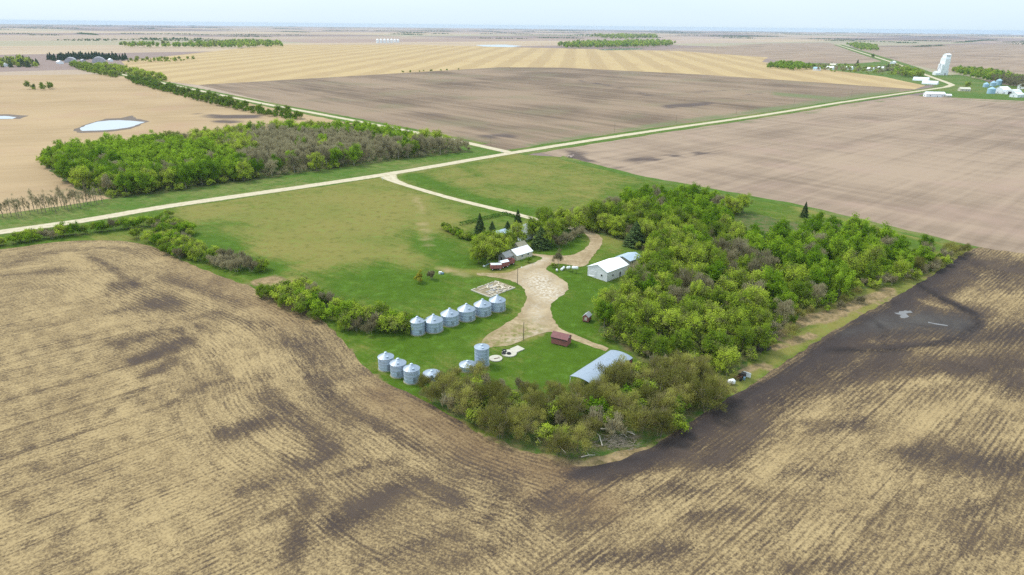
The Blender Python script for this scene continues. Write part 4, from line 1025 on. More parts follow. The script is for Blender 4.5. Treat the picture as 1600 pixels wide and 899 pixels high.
# pads with tyres and pipes
def pad(x, y, r, label, sq=False):
    t = thing('concrete_pad', label, 'concrete pad', (*G(x, y), .14), H1, None)
    if sq: MB().box((0, 0, .1), (r * 1.7, r * 1.5, .3)).build('slab', M_CONC, t)
    else: MB().lathe([(r, -.1), (r, .24), (r - .12, .27), (.01, .27)], 36).build('slab', M_CONC, t)
pad(774.5, 561.5, 1.95, 'round concrete pad with rusty pipe pieces beside the tall bin')
pad(795.5, 553.5, 2.25, 'round concrete pad carrying black tyres')
pad(808, 547, 2.0, 'squarish concrete pad beside the pad with tyres', True)
def torus(R0, r0, M, name, mat):
    b = MB(); b.lathe([(R0 + r0 * math.cos(a), r0 * math.sin(a)) for a in np.linspace(0, 2 * math.pi, 11)], 22, axis=M)
    return b
for (x, y, dz, lb) in [(788, 551.2, .62, 'black tyre on the concrete pad, farthest back of three'), (787, 554.6, .58, 'black tyre lying flat at the left rim of the concrete pad'), (795, 555, .58, 'black tyre lying flat near the middle of the concrete pad')]:
    g = G(x, y); t = thing('tyre', lb, 'tyre', (*g, .14), 0, 'tyres on the concrete pad')
    o = torus(.50, .17, None, 'tread', M_TIRE).build('tread', M_TIRE, t, True); o.location.z = .27 + .17 + (.12 if dz > .6 else 0)
    o.rotation_euler = (.25 if dz > .6 else 0, 0, 0)
    MB().lathe([(.34, -.05), (.34, .05), (.30, .05), (.30, -.05)], 18).build('bead', M_SCRAP, o)
for (x, y, a, L, lb) in [(775, 562.5, .4, 1.2, 'longer rusty pipe piece on the pad beside the tall bin'), (779.5, 561.3, 1.6, .7, 'short rusty pipe piece across the end of the longer one')]:
    g = G(x, y); o = MB().tube([(-L / 2, 0, 0), (L / 2, 0, 0)], .09, 8).build('pipe', M_RUST); o.location = (*g, .51); o.rotation_euler = (0, 0, a)
    tag(o, lb, 'pipe')

# ------------------------------------------------------------------ farm buildings
def gable(name, label, cat, c, rz, L, W, h, rise, wall, roof, over=.3, doors=(), wins=(), thick=.14, z=.12, group=None, base=0.0):
    """ridge along local x; doors and windows: (side, position, width, height, sill, material)"""
    t = thing(name, label, cat, (c[0], c[1], z), rz, group)
    w2 = W / 2
    MB().prism([(-w2, base - .1), (w2, base - .1), (w2, h), (0, h + rise), (-w2, h)], -L / 2, L / 2).build('wall', wall, t)
    sl = rise / w2; b = MB()
    for s in (-1, 1):
        o = [(0, h + rise + .03), (s * (w2 + over), h - sl * over + .03), (s * (w2 + over), h - sl * over + .03 + thick), (0, h + rise + .03 + thick)]
        b.prism(o if s < 0 else o[::-1], -L / 2 - over, L / 2 + over)
    b.build('roof', roof, t)
    for kind, items in (('door', doors), ('window', wins)):
        for (side, pos, ww, hh, sill, mat) in items:
            if side in ('+x', '-x'):
                sx = 1 if side == '+x' else -1; p = (sx * (L / 2 + .03), pos, base + sill + hh / 2); d = (.12, ww, hh); fr = (.10, ww + .25, hh + .25)
            else:
                sy = 1 if side == '+y' else -1; p = (pos, sy * (w2 + .03), base + sill + hh / 2); d = (ww, .12, hh); fr = (ww + .25, .10, hh + .25)
            o = MB().box(p, d).build(kind, mat, t)
            MB().box(p, fr).build('frame', M_WHITE if kind == 'window' else wall, o)
    return t
def mid(*p): return np.mean(Gp(p), 0)
# local -x is the end facing down-left towards the camera
gable('barn', 'white weathered barn with a bright white gable roof beside the right wood', 'barn', (37.2, 241.6), H1, 13.0, 9.5, 3.7, 1.9, M_OLD_WHITE, M_WHITE_ROOF, .25,
      doors=[('-x', 2.0, 2.6, 2.5, 0, M_OLD_WHITE)], wins=[('-x', -2.2, .7, .8, 1.5, M_DARK), ('-y', -3, .8, .8, 1.5, M_DARK), ('-y', 1.5, .9, 1.7, .4, M_DARK)])
bl = MB().box((0, 0, 0), (.22, 2.4, .06)).build('plank', M_WHITE); bl.location = (*G(924, 434), .85); bl.rotation_euler = (0, -.75, R(60)); tag(bl, 'pale plank leaning on the front wall of the white barn', 'plank')
gable('shed', 'shed with a pale blue grey roof behind the white barn', 'shed', (47.6, 255.5), H1, 8.0, 7.0, 2.6, 1.0, M_GREY_WOOD, M_GREY_ROOF, .3, doors=[('-x', 0, 2.0, 2.0, 0, M_DARK)])
gable('garage', 'small garage with a bright white roof and grey gable end', 'garage', (2.9, 262.0), H1, 9.0, 6.4, 2.3, 1.7, M_CREAM, M_WHITE_ROOF, .3,
      doors=[('-x', 1.1, 1.2, 1.9, 0, M_GREY_WOOD)], wins=[('-x', -1.2, .8, .8, 1.1, M_GLASS), ('-y', -1.5, .9, .7, 1.1, M_GLASS), ('-y', 2.0, .9, .7, 1.1, M_GLASS)])
gable('shack', 'old grey board shack joined to the gable end of the white roofed garage', 'shack', (-2.6, 257.6), H1, 4.4, 4.6, 2.0, 1.5, M_GREY_WOOD, M_GREY_WOOD, .15, doors=[('-x', .3, .9, 1.7, 0, M_DARK)], wins=[('-y', 0, .7, .7, .9, M_DARK)])
gable('house', 'grey roofed farmhouse among spruces and olive trees', 'house', G(819, 371), H1, 11, 8, 3.6, 2.4, M_FAR_WHITE, M_SHINGLE, .4,
      doors=[('-y', 1, 1, 2, .2, M_GREY_WOOD)], wins=[('-y', -3, 1.3, 1.2, 1.2, M_GLASS), ('-y', 3.5, 1.3, 1.2, 1.2, M_GLASS), ('-x', 0, 1.4, 1.2, 1.2, M_GLASS)])
gable('shed', 'low shed with a pale grey roof left of the farmhouse', 'shed', G(782, 371), H1, 6.5, 5.5, 2.2, 1.2, M_CREAM, M_GREY_ROOF, .3, doors=[('-x', 0, 1.0, 1.9, 0, M_GREY_WOOD)])
gable('house', 'tan hip roofed outbuilding behind the white roofed garage', 'outbuilding', G(812, 392), H1, 5, 4.5, 2.3, 1.6, M_CREAM, worn('tan_roof', (.42, .36, .24), (.3, .26, .18), 2), .25, doors=[('-x', 0, 1, 1.9, 0, M_GREY_WOOD)])

# red granary with a low side roof
t = gable('granary', 'faded red wooden granary on the lawn beside the dirt track', 'granary', mid((860, 536), (884, 541), (886, 534)), R(-28), 5.2, 3.2, 2.3, 1.1, M_RED, M_RED_ROOF, .22,
          doors=[('-y', 1.4, .8, 1.2, .9, M_RED_ROOF), ('+x', 0, .8, 1.2, .9, M_RED_ROOF)], base=.25, wins=[('+x', .0, .5, .4, 2.4, M_DARK)])
b = MB()
for x in (-2.3, 0, 2.3): b.box((x, 0, .02), (.3, 3.2, .3))
b.build('skid', M_POLE, t)
b = MB().box((0, -1.68, 1.95), (5.2, .12, .22)).build('eave_board', M_SCRAP, t)
t = gable('shed', 'tiny red shed on legs with a grey roof at the edge of the wood', 'shed', G(917, 502), R(62), 2.6, 2.0, 1.9, .9, M_RED, M_SHINGLE, .18, doors=[('-x', -.1, .8, 1.1, .35, M_CREAM)], base=.35)
b = MB()
for x in (-1.1, 1.1):
    for y in (-.85, .85): b.box((x, y, .12), (.2, .2, .45))
b.build('post', M_POLE, t)

# open sided shed with a curved steel roof
g = (mid((899, 603), (985, 578)) + np.array([-.3, 1.6]))
t = thing('machine_shed', 'open machine shed with a curved galvanised roof at the edge of the brush', 'shed', (*g, .12), R(50))
Ls, Ws, hs, rs = 20.5, 7.4, 2.4, .65
b = MB(); N = 14; ang = 2 * math.atan(rs / (Ws / 2)); rad = (Ws / 2) / math.sin(ang)
arc = [(rad * math.sin(-ang + 2 * ang * i / N), hs + rs - rad + rad * math.cos(-ang + 2 * ang * i / N)) for i in range(N + 1)]
nx = 90
for i in range(nx + 1):
    x = -Ls / 2 + Ls * i / nx; o = .03 if i % 2 else 0
    b.v += [(x, y * (1 + o / 4), z + o) for y, z in arc]
for i in range(nx):
    for j in range(N):
        a = i * (N + 1) + j; b.f.append((a, a + N + 1, a + N + 2, a + 1))
o = b.build('roof', M_GALV_ROOF, t); sm = o.modifiers.new('thickness', 'SOLIDIFY'); sm.thickness = .06
for x in np.linspace(-Ls / 2 + .2, Ls / 2 - .2, 6):
    for y in (-Ws / 2 + .1, Ws / 2 - .1): MB().box((x, y, hs / 2 - .05), (.18, .18, hs + .1)).build('post', M_WHITE if x < -8 else M_POLE, t)
b = MB()
for y in (-Ws / 2 + .1, Ws / 2 - .1): b.box((0, y, hs - .1), (Ls, .1, .2))
b.build('beam', M_POLE, t)
MB().box((Ls / 2 - .15, 0, hs / 2), (.1, Ws - .5, hs - .1)).build('end_wall', M_RED, t)
MB().box((1.5, -Ws / 2 + .05, hs / 2 - .2), (Ls - 4, .08, hs - .6)).build('side_wall', M_RED, t)

# red grain boxes beside the garage
def wagon(c, L, W, h, rz, label, top=None, lean=0.0):
    t = thing('grain_wagon', label, 'wagon', (*c, .12), rz, 'red grain wagons')
    bx = MB(); w = .08; zb = .75
    bx.box((0, 0, zb), (L, W, .1))
    for s in (-1, 1): bx.box((0, s * (W / 2 - w / 2), zb + h / 2), (L, w, h)); bx.box((s * (L / 2 - w / 2), 0, zb + h / 2), (w, W - 2 * w, h))
    o = bx.build('box', M_RED, t)
    rb = MB()
    for x in np.linspace(-L / 2 + .15, L / 2 - .15, 5):
        for s in (-1, 1): rb.box((x, s * (W / 2 + .03), zb + h / 2), (.08, .07, h))
    rb.build('rib', M_RED_ROOF, o)
    if top == 'tarp':
        MB().prism([(-W / 2 + .12, zb + h - .05), (W / 2 - .12, zb + h - .05), (W / 2 - .25, zb + h + .12), (-W / 2 + .25, zb + h + .16)], -L / 2 + .15, L / 2 - .15).build('tarp', M_WHITE, t)
    elif top == 'roof':
        MB().prism([(-W / 2 - .1, zb + h), (W / 2 + .1, zb + h), (0, zb + h + .6)], -L / 2 - .1, L / 2 + .1).build('roof', M_WHITE_ROOF, t)
    elif top == 'open': MB().box((0, 0, zb + h * .5), (L - .2, W - .2, .06)).build('grain_floor', M_SCRAP, t)
    for x in (-L * .32, L * .32):
        for s in (-1, 1):
            wl = MB().lathe([(.42 - .06, -.1), (.42, -.05), (.42, .05), (.36, .1)], 16, axis=Matrix.Rotation(math.pi / 2, 3, 'X')).build('wheel', M_TIRE, t); wl.location = (x, s * (W / 2 - .15), .42)
            MB().lathe([(.2, -.08), (.2, .08), (.02, .1)], 10, axis=Matrix.Rotation(math.pi / 2, 3, 'X')).build('rim', M_WHITE, wl)
    MB().tube([(-L / 2, 0, .65), (-L / 2 - 1.2, 0, .45)], .05, 5).build('drawbar', M_SCRAP, t)
    return t
wagon(G(775, 421.5), 4.6, 2.6, 1.5, R(8), 'red grain wagon with a white tarp, farthest from the garage', 'tarp')
wagon(G(787, 418), 3.4, 2.6, 1.7, R(36), 'red grain wagon with a white peaked lid between two others', 'roof')
wagon(G(796.5, 414), 3.4, 2.4, 1.6, R(36), 'open red grain wagon touching the white roofed garage', 'open')
t = thing('grain_auger', 'small pale blue auger at the far end of the red wagons', 'auger', (*G(761, 419), .12), R(-40))
MB().tube([(-1.4, 0, .5), (1.3, 0, 2.0)], .13, 8).build('tube', M_BLUE, t)
MB().tube([(-.1, -.6, .3), (.1, 0, 1.3), (-.1, .6, .3)], .05, 5).build('stand', M_WHITE, t)
MB().box((-1.5, 0, .35), (.7, .7, .5)).build('hopper', M_WHITE, t)

# white tanks on the grass patch
def tank(x, y, L, r, rz, label, legs=.9, tilt=0.0):
    t = thing('fuel_tank', label, 'tank', (*G(x, y), .12), rz, 'white tanks on the grass patch')
    prof = [(.01, -L / 2 - r * .3), (r * .6, -L / 2 - r * .22), (r, -L / 2), (r, L / 2), (r * .6, L / 2 + r * .22), (.01, L / 2 + r * .3)]
    o = MB().lathe(prof, 18, axis=Matrix.Rotation(math.pi / 2 - tilt, 3, 'Y')).build('shell', M_WHITE, t, True); o.location.z = legs + r
    MB().lathe([(.15, 0), (.15, .14), (.01, .16)], 10, c=(0, 0, r - .02)).build('filler_cap', M_SCRAP, o)
    if legs > .2:
        for sx in (-.35, .35):
            for sy in (-1, 1): MB().tube([(sx * L, sy * r * .95, -.05), (sx * L, sy * r * .6, legs + r * .55)], .05, 5).build('leg', M_SCRAP, t)
    else:
        for sx in (-.3, .3): MB().box((sx * L, 0, .08), (.2, r * 1.6, .3)).build('cradle', M_POLE, t)
tank(870, 425, .5, .55, 0, 'small round white tank at the yard side of the tank group', .1)
tank(879, 422.5, 2.6, .5, R(62), 'long slanting white tank beside the small round one', .12, .12)
tank(888, 424.5, 1.3, .55, R(40), 'short white tank on a stand between the long and the high tank', 1.0)
tank(898, 427, 2.2, .62, R(-8), 'white fuel tank raised on tall dark legs next to the barn', 1.5)

# ------------------------------------------------------------------ poles, signs
def pole(x, y, h, label, lamp=False, arm=True, group=None, rz=R(-45), r=.14):
    t = thing('utility_pole', label, 'pole', (*G(x, y), .1), rz, group)
    MB().tube([(0, 0, -.3), (0, 0, h)], [r, r * .7], 8).build('shaft', M_POLE, t)
    if arm:
        a = MB().box((0, 0, h - .6), (1.9, .12, .12)).build('crossarm', M_POLE, t)
        b = MB()
        for q in (-.85, -.35, .35, .85): b.lathe([(.06, h - .54), (.07, h - .42), (.03, h - .34)], 8, c=(q, 0, 0))
        b.build('insulator', M_WHITE, a)
    if lamp:
        a = MB().tube([(0, 0, h - .3), (.7, 0, h + .1), (1.3, 0, h + .1)], .045, 6).build('bracket', M_SCRAP, t)
        MB().lathe([(.05, h + .2), (.28, h + .02), (.24, h - .06), (.01, h - .1)], 12, c=(1.5, 0, 0)).build('lamp_head', M_WHITE, a)
    return t
pole(808.5, 445, 6.6, 'yard light pole at the edge of the dirt beside the debris', lamp=True, arm=False, rz=R(20))
pole(818, 532.5, 6.2, 'bare brown pole on the lawn by the lower dirt yard', arm=False)
for x, y, w in [(767, 229, 'beside the road junction'), (960, 207, 'first from the junction along the brown field'), (1056, 193, 'second from the junction along the brown field'), (1150, 179, 'third from the junction along the brown field'), (1240, 166, 'fourth from the junction along the brown field'), (1330, 152, 'nearest the village along the brown field')]:
    pole(x, y, 8.5, f'wooden power pole {w}', group='power poles along the main road')
pole(806.5, 388, 8, 'pale power pole by the farmhouse trees', arm=True)
t = thing('road_sign', 'small pale sign on a post at the mouth of the driveway', 'sign', (*G(598, 283.5), .1), R(-30))
MB().tube([(0, 0, -.2), (0, 0, 2.2)], .06, 6).build('post', M_WHITE, t); MB().box((0, .09, 1.8), (.9, .05, .7)).build('plate', M_WHITE, t)
t = thing('road_sign', 'small sign on a post at the road junction', 'sign', (*G(784, 240.5), .1), R(-30))
MB().tube([(0, 0, -.2), (0, 0, 2.2)], .06, 6).build('post', M_WHITE, t); MB().box((0, .09, 1.8), (.8, .05, .8)).build('plate', M_WHITE, t)

# ------------------------------------------------------------------ old foundation with boards
q = Gp([(733, 456), (777, 440), (806, 450), (768, 464)]); c = q.mean(0)
t = thing('foundation', 'old building foundation scattered with pale boards in the grass', 'foundation', (*c, .12), R(46.5))
LF, WF = 13.6, 9.6
MB().box((0, 0, .0), (LF, WF, .16)).build('slab', worn('dirty_slab', (.30, .24, .16), (.12, .115, .04), .5, .95, 0, .1, .8, (1, 1, 1)), t)
b = MB()
random.seed(12)
for s in (-1, 1):
    x = -LF / 2
    while x < LF / 2 - .6:
        L = min(random.uniform(.8, 3.2), LF / 2 - x); b.box((x + L / 2, s * WF / 2 + random.uniform(-.12, .12), .12), (L, random.uniform(.3, .6), random.uniform(.3, .5)), random.uniform(-.03, .03)); x += L + random.uniform(.05, .9)
b.box((-LF / 2, 0, .14), (.35, WF - .35, .42)); b.build('curb', M_CONC, t)
Mf = Matrix.Translation((*c, .12)) @ Matrix.Rotation(R(46.5), 4, 'Z')
random.seed(31)
for i in range(60):
    if i < 14: lx, ly, a, L = random.uniform(-4.5, 3.5), -3.6 + (i % 7) * 1.05 + random.uniform(-.2, .2), random.uniform(-.08, .08), random.uniform(2.2, 4.2)
    else: lx, ly, a, L = random.gauss(2.2, 2.2), random.gauss(0, 2.4), random.uniform(0, 3.1), random.uniform(.8, 2.6)
    lx = max(-5.6, min(5.6, lx)); ly = max(-4, min(4, ly))
    o = MB().box((0, 0, 0), (L, random.uniform(.25, .5), .1)).build('board', M_BOARD if random.random() < .72 else M_GREY_WOOD)
    w = Mf @ Vector((lx, ly, .16 + .03 * (i % 5))); o.location = w; o.rotation_euler = (random.uniform(-.04, .04), random.uniform(-.06, .06), a + R(46.5))
    col = 'pale' if o.data.materials[0] == M_BOARD else 'grey'
    tag(o, f'{col} loose board lying on the old foundation', 'board', f'{col} boards on the old foundation')

# ------------------------------------------------------------------ branch pile and fallen logs at the near corner
def log(pts, r, label, group=None, z0=.2):
    g = [G(x, y) for x, y, z in pts]; o0 = np.array([*g[0], 0])
    b = MB().tube([(a[0] - o0[0], a[1] - o0[1], p[2] + z0) for a, p in zip(g, pts)], [r * (1 - .6 * i / (len(pts) - 1)) for i in range(len(pts))], 7)
    e = np.array([g[-2][0] - o0[0], g[-2][1] - o0[1], pts[-2][2] + z0])
    for k in range(3): 
        d = np.array([random.uniform(-1.6, 1.6), random.uniform(-1.2, 1.2), random.uniform(.1, .6)]); b.tube([tuple(e), tuple(e + d * .6), tuple(e + d)], [r * .4, r * .25, r * .08], 5)
    o = b.build('log', M_LOG); o.location = tuple(o0); tag(o, label, 'log', group)
log([(938, 677, 1.0), (962, 677.5, 1.1), (974, 683, .7), (980, 687, .3)], .20, 'long pale dead trunk lying on top of the branch pile')
log([(992, 683, .4), (980, 679, .7), (975, 682, .6)], .16, 'short pale trunk at the right end of the branch pile')
log([(941, 699, .2), (936, 688, 1.0), (926, 682, 1.6), (915, 679, 2.0)], .15, 'curved pale trunk leaning into the brush left of the branch pile')
log([(845, 694, .2), (838, 687, .8), (828, 678, 1.6)], .12, 'thin pale dead trunk leaning against the brush')
log([(908, 716, .1), (920, 714, .3), (930, 713, .1)], .12, 'small pale log at the foot of the branch pile')
log([(884, 710, .1), (873, 701, .6), (864, 690, 1.2)], .09, 'thin grey branch leaning into the brush left of the pile')
b = MB(); o0 = G(960, 694)
for i in range(230):
    g = G(random.gauss(962, 17), random.gauss(693, 6.5)) - o0; z = random.uniform(.05, .95) * math.exp(-(g[0] ** 2 + g[1] ** 2) / 30) + .1; a = random.gauss(.1, .5); L = random.uniform(.6, 2.4)
    d = np.array([math.cos(a) * L, math.sin(a) * L, random.uniform(-.25, .35)])
    b.tube([(g[0], g[1], z), (g[0] + d[0] * .5, g[1] + d[1] * .5 + random.uniform(-.1, .1), z + d[2] * .5 + .05), (g[0] + d[0], g[1] + d[1], max(.05, z + d[2]))], [random.uniform(.03, .07), .04, .012], 4, False)
o = b.build('branch_pile', worn('dry_branches', (.26, .215, .165), (.13, .105, .08), 1.2, .95)); o.location = (*o0, .14)
tag(o, 'heap of dry cut branches at the near tip of the farm', 'branch pile')
b = MB(); o0 = G(905, 717)
for i in range(120):
    g = G(random.gauss(900, 16), random.gauss(714, 6)) - o0; a = random.uniform(0, 6.3); L = random.uniform(.4, 1.5)
    b.tube([(g[0], g[1], .05), (g[0] + math.cos(a) * L, g[1] + math.sin(a) * L, random.uniform(.1, .7))], [.03, .01], 4, False)
o = b.build('brushwood', worn('dark_brushwood', (.20, .15, .11), (.12, .09, .07), 1.2, .95)); o.location = (*o0, .14)
tag(o, 'scatter of dark brushwood left of the branch pile', 'brushwood')

# ------------------------------------------------------------------ scrap at the near edge of the right wood
t = thing('tank', 'white plastic tank lying in the grass beside the scrap', 'tank', (*G(1142.5, 601), .1), R(60))
o = MB().lathe([(.01, -1.0), (.62, -.95), (.8, -.7), (.8, .6), (.5, .9), (.2, .95), (.2, 1.1), (.01, 1.1)], 20, axis=Matrix.Rotation(1.1, 3, 'X')).build('shell', M_WHITE, t, True); o.location.z = .75
MB().lathe([(.22, 0), (.22, .12), (.01, .14)], 12, c=(0, 0, 1.08), axis=None).build('lid', M_SCRAP, t)
t = thing('scrap_machine', 'rusty and black wrecked farm machine with a white panel near the white tank', 'scrap', (*G(1159, 592), .1), R(35))
b = MB()
for i in range(7): b.tube([(-2.4 + i * .5, random.uniform(-.8, .8), .1), (-1.6 + i * .6, random.uniform(-.8, .8), random.uniform(.5, 1.5))], .08, 5)
b.box((-.6, 0, .7), (3.4, .16, .18)); b.box((-.6, .9, .6), (3.4, .16, .18)); b.build('frame', M_RUST, t)
MB().box((.7, .2, .95), (1.3, 1.2, 1.0), .3).build('body', M_SCRAP, t)
MB().box((1.6, -.4, .9), (.15, 2.1, 1.4), .25).build('panel', M_WHITE, t)
MB().box((-.2, -.9, .5), (.8, .5, .7), .5).build('drum', M_BLUE, t)
for x, y in ((-1.6, -.8), (.3, 1.1)):
    w = MB().lathe([(.25, -.1), (.5, -.12), (.5, .12), (.25, .1)], 14, axis=Matrix.Rotation(math.pi / 2, 3, 'X')).build('wheel', M_TIRE, t); w.location = (x, y, .5)
for i, (x, y, s, lb) in enumerate([(1173, 540, 1.2, 'dark scrap lump at the wood edge, farthest back of the group'), (1182, 547, 1.5, 'dark scrap lump in the middle of the group at the wood edge'), (1197, 547, 1.4, 'dark scrap lump nearest the dark field by the wood edge'), (1174, 551, .9, 'small dark scrap lump nearest the camera by the wood edge')]):
    t = thing('scrap_heap', lb, 'scrap', (*G(x, y), .1), random.uniform(0, 3), 'dark scrap lumps at the wood edge')
    b = MB()
    for k in range(5): b.box((random.uniform(-.7, .7) * s, random.uniform(-.5, .5) * s, random.uniform(.15, .5) * s), (random.uniform(.5, 1.1) * s, random.uniform(.3, .7) * s, random.uniform(.25, .6) * s), random.uniform(0, 3), Matrix.Rotation(random.uniform(-.4, .4), 4, 'X'))
    b.build('block', M_SCRAP, t)
    b = MB()
    for k in range(4): b.tube([(random.uniform(-1, 1) * s, random.uniform(-.8, .8) * s, .1), (random.uniform(-1, 1) * s, random.uniform(-.8, .8) * s, random.uniform(.5, 1.0) * s)], .06, 5)
    b.build('rod', M_RUST, t)
t = thing('junk_heap', 'small heap of white and dark junk right of the yellow shrub', 'scrap', (*G(688, 428.5), .1), 0)
MB().box((0, 0, .45), (1.1, .8, .9), .4).build('box', M_WHITE, t); MB().box((.9, -.4, .35), (.9, .7, .6), 1).build('crate', M_BLUE, t)
t = thing('rock_pile', 'pinkish pile of field stones on the dark corner of the pale field', 'rock pile', (*G(892, 246.5), .1), 0)
M_ROCK = worn('field_stone', (.50, .38, .33), (.34, .27, .24), 1.5, .95)
for i in range(9):
    b = MB(); k = random.uniform(.7, 1.3); b.lathe([(.01, -.6 * k), (.7 * k, -.4 * k), (.9 * k, .1), (.5 * k, .6 * k), (.01, .7 * k)], 7, mod=lambda j: 1 + .2 * math.sin(j * 2.3))
    o = b.build('stone', M_ROCK, t); o.location = (random.gauss(0, 1.6), random.gauss(0, 1.1), .5 + (.8 if i > 6 else 0))

# ------------------------------------------------------------------ village and far farms
def box_house(x, y, L, W, h, rise, rz, wall, roof, label, cat='house', name='house', group=None):
    return gable(name, label, cat, G(x, y), rz, L, W, h, rise, wall, roof, .4, doors=[('-y', L * .1, 1.2, 2.1, 0, M_GREY_WOOD)], wins=[('-y', -L * .28, 1.5, 1.3, 1.1, M_GLASS), ('-y', L * .34, 1.5, 1.3, 1.1, M_GLASS), ('-x', 0, 1.6, 1.3, 1.1, M_GLASS)], z=.1, group=group, thick=.25)
t = thing('grain_elevator', 'tall white grain elevator standing by the railway at the village', 'grain elevator', (*G(1472, 117.5), .1), R(12))
MB().prism([(-7, -.2), (7, -.2), (7, 33), (5.5, 36), (-5.5, 36), (-7, 33)], -6, 6).build('tower', M_FAR_WHITE, t)
MB().prism([(-5.4, 35.9), (5.4, 35.9), (5.4, 41), (0, 43.5), (-5.4, 41)], -4.5, 7).build('headhouse', M_FAR_WHITE, t)
MB().prism([(-5.5, -.2), (5.5, -.2), (5.5, 22), (0, 25), (-5.5, 22)], -10, -6.05).build('annex', M_FAR_WHITE, t)
MB().prism([(-4.5, -.2), (4.5, -.2), (4.5, 5), (0, 8), (-4.5, 5)], -21, -10.1).build('driveway_shed', M_FAR_WHITE, t)
MB().prism([(-4.5, -.2), (4.5, -.2), (4.5, 8), (0, 10), (-4.5, 8)], 6.05, 10).build('office', M_FAR_WHITE, t)
MB().tube([(-15, 0, 7), (-10, 0, 23)], .6, 8).build('spout', M_FAR_GREY, t)
MB().box((0, -7.03, 2.2), (4, .1, 4.2)).build('door', M_FAR_GREY, t)
for i in range(3): MB().box((-3 + 3 * i, -5.45, 39), (1.6, .12, 1.4)).build('window', M_GLASS, t)
def quonset(x, y, L, r, rz, mat, label, name='quonset', group=None, hs=1.0):
    t = thing(name, label, 'quonset', (*G(x, y), .1), rz, group)
    o = [(r * math.cos(a), hs * r * math.sin(a)) for a in np.linspace(0, math.pi, 15)]
    MB().prism(o[::-1], -L / 2, L / 2).build('shell', mat, t)
    b = MB()
    for xx in np.arange(-L / 2, L / 2 + .1, 2.0):
        k = len(b.v); m_ = 15
        for dx in (-.12, .12): b.v += [(xx + dx, p * 1.012, q * 1.012 + .02) for p, q in o]
        for j in range(m_ - 1): b.f.append((k + j, k + j + 1, k + m_ + j + 1, k + m_ + j))
    b.build('rib', mat, t)
    d = MB().box((-L / 2 - .04, 0, r * .3), (.16, r * .7, r * .6)).build('door', M_DARK, t)
    return t
quonset(1439, 126.5, 26, 6.5, R(-42), M_FAR_WHITE, 'white arched storage building by the bend, upper of two', group='arched buildings by the bend')
quonset(1453, 132, 24, 6, R(-42), M_FAR_WHITE, 'white arched storage building by the bend, nearer the road', group='arched buildings by the bend')
box_house(1459, 151.5, 26, 9, 4.5, 2.2, R(-5), M_FAR_WHITE, M_WHITE_ROOF, 'long white building beside the main road at the village bend', 'shed', 'shed')
box_house(1478, 152, 12, 6, 2.6, 1.5, R(-5), M_CREAM, M_WHITE_ROOF, 'low cream building right of the long white one', 'shed', 'shed')
box_house(1506, 142.5, 15, 9, 3.2, 2.4, R(-8), M_CREAM, M_CREAM, 'cream house in front of a small dark tree right of the bend')
one('budding', 'budding_tree', 1510, 141, 1.1, 'small dark tree behind the cream house right of the bend')
for x, y, L, W, h, ri, a, wm, rm, lb in [(1565, 146, 20, 13, 6, 4, 25, M_FAR_WHITE, M_WHITE_ROOF, 'big white gabled shed left of two at the right edge'), (1588, 152, 16, 11, 4, 3, 25, M_FAR_WHITE, M_WHITE_ROOF, 'lowest white shed by the right edge'), (1598, 139, 14, 10, 5, 3, 25, M_FAR_WHITE, M_WHITE_ROOF, 'white shed touching the right edge')]:
    box_house(x, y, L, W, h, ri, R(a), wm, rm, lb, 'shed', 'shed')
quonset(1583, 147.5, 22, 7, R(30), M_FAR_WHITE, 'white arched shed between the gabled sheds at the right edge')
def far_bin(x, y, dia, wall, rise, label, mat, group):
    t = thing('grain_bin', label, 'grain bin', (*G(x, y), .1), 0, group); r = dia / 2
    MB().lathe([(r, -.1), (r, wall)], 20).build('wall', mat, t)
    MB().lathe([(r * 1.04, wall - .1), (r * .5, wall + rise * .55), (.1, wall + rise)], 20).build('roof', M_FAR_WHITE if mat != M_FAR_BLUE else mat, t)
for x, y, d, w, lb in [(1548, 146.5, 11, 7, 'bluish grain bin nearest the road at the right edge farm'), (1540, 136.5, 9, 5, 'small bluish grain bin at the left of the right edge farm'), (1551, 135, 9, 6, 'bluish grain bin behind the nearest one at the right edge farm'), (1560, 133.5, 10, 8, 'taller bluish grain bin behind the big white gabled shed')]:
    far_bin(x, y, d, w, 3, lb, M_FAR_BLUE, 'bluish bins of the right edge farm')
for i, x in enumerate([590, 595.5, 601, 606.5, 612, 617, 622]):
    w = ['leftmost', 'second from the left', 'third from the left', 'fourth from the left', 'fifth from the left', 'second from the right', 'rightmost'][i]
    far_bin(x, 67.5 - (.8 if i > 4 else 0), 14, 16 if i < 5 else 13, 5, f'white steel grain bin of the far row beyond the golden strips, {w}', M_FAR_WHITE, 'far row of white grain bins')
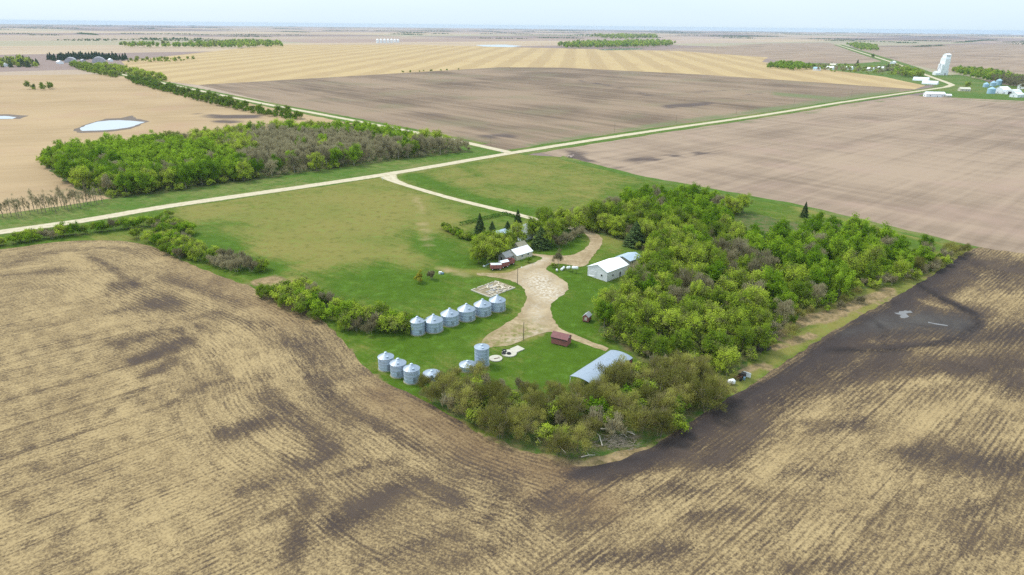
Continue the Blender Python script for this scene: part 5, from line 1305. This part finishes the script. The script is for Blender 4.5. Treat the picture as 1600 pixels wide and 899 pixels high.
vill = [(1276, 110.5, 'pale blue roofed house at the left of the village', M_FAR_WHITE, M_FAR_BLUE), (1297, 109, 'low white house in the open part of the village', M_FAR_WHITE, M_WHITE_ROOF), (1327, 109, 'white house in the middle of the village', M_FAR_WHITE, M_WHITE_ROOF),
        (1360, 111, 'white house left of the tall village spruce', M_FAR_WHITE, M_WHITE_ROOF), (1375, 109.5, 'cream house beside the tall village spruce', M_CREAM, M_WHITE_ROOF), (1398, 111.5, 'cream roofed house near the village road', M_CREAM, M_CREAM), (1412, 113, 'pale house at the road end of the village', M_FAR_WHITE, M_CREAM),
        (1301, 104.5, 'small pale house at the back of the village', M_CREAM, M_CREAM), (1395, 100, 'white house beside the village road at the back', M_FAR_WHITE, M_WHITE_ROOF)]
for x, y, lb, wm, rm in vill: box_house(x, y, random.uniform(13, 17), 10, 4.5, 3, R(random.choice([40, -48])), wm, rm, lb, group='village houses')
one('spruce', 'spruce_tree', 1339, 104, 1.5, 'tall dark spruce in the middle of the village')
one('spruce', 'spruce_tree', 1386, 111, 1.4, 'dark spruce between the cream houses of the village')
one('budding', 'budding_tree', 1363, 92, 1.3, 'dark tree beside the village road at the back')
quonset(111, 97.5, 34, 12, R(-62), M_FAR_GREY, 'grey quonset in front of the spruces, left of two', group='grey quonsets of the upper left farm', hs=.9)
quonset(155, 98, 30, 14, R(-62), M_FAR_GREY, 'larger grey quonset with a dark door in front of the spruces', group='grey quonsets of the upper left farm', hs=.9)
box_house(94, 100, 16, 10, 4, 3, R(-40), M_FAR_WHITE, M_WHITE_ROOF, 'white farmhouse beside the left grey quonset')
box_house(130, 97, 14, 8, 3.5, 2.5, R(-40), M_FAR_GREY, M_FAR_GREY, 'grey shed between the two quonsets', 'shed', 'shed')
box_house(173, 96.5, 10, 8, 4, 3, R(-40), M_FAR_WHITE, M_WHITE_ROOF, 'small white shed right of the larger quonset', 'shed', 'shed')
box_house(8, 104, 14, 9, 4, 3, R(-40), M_FAR_WHITE, M_WHITE_ROOF, 'white house among dark trees at the left edge')
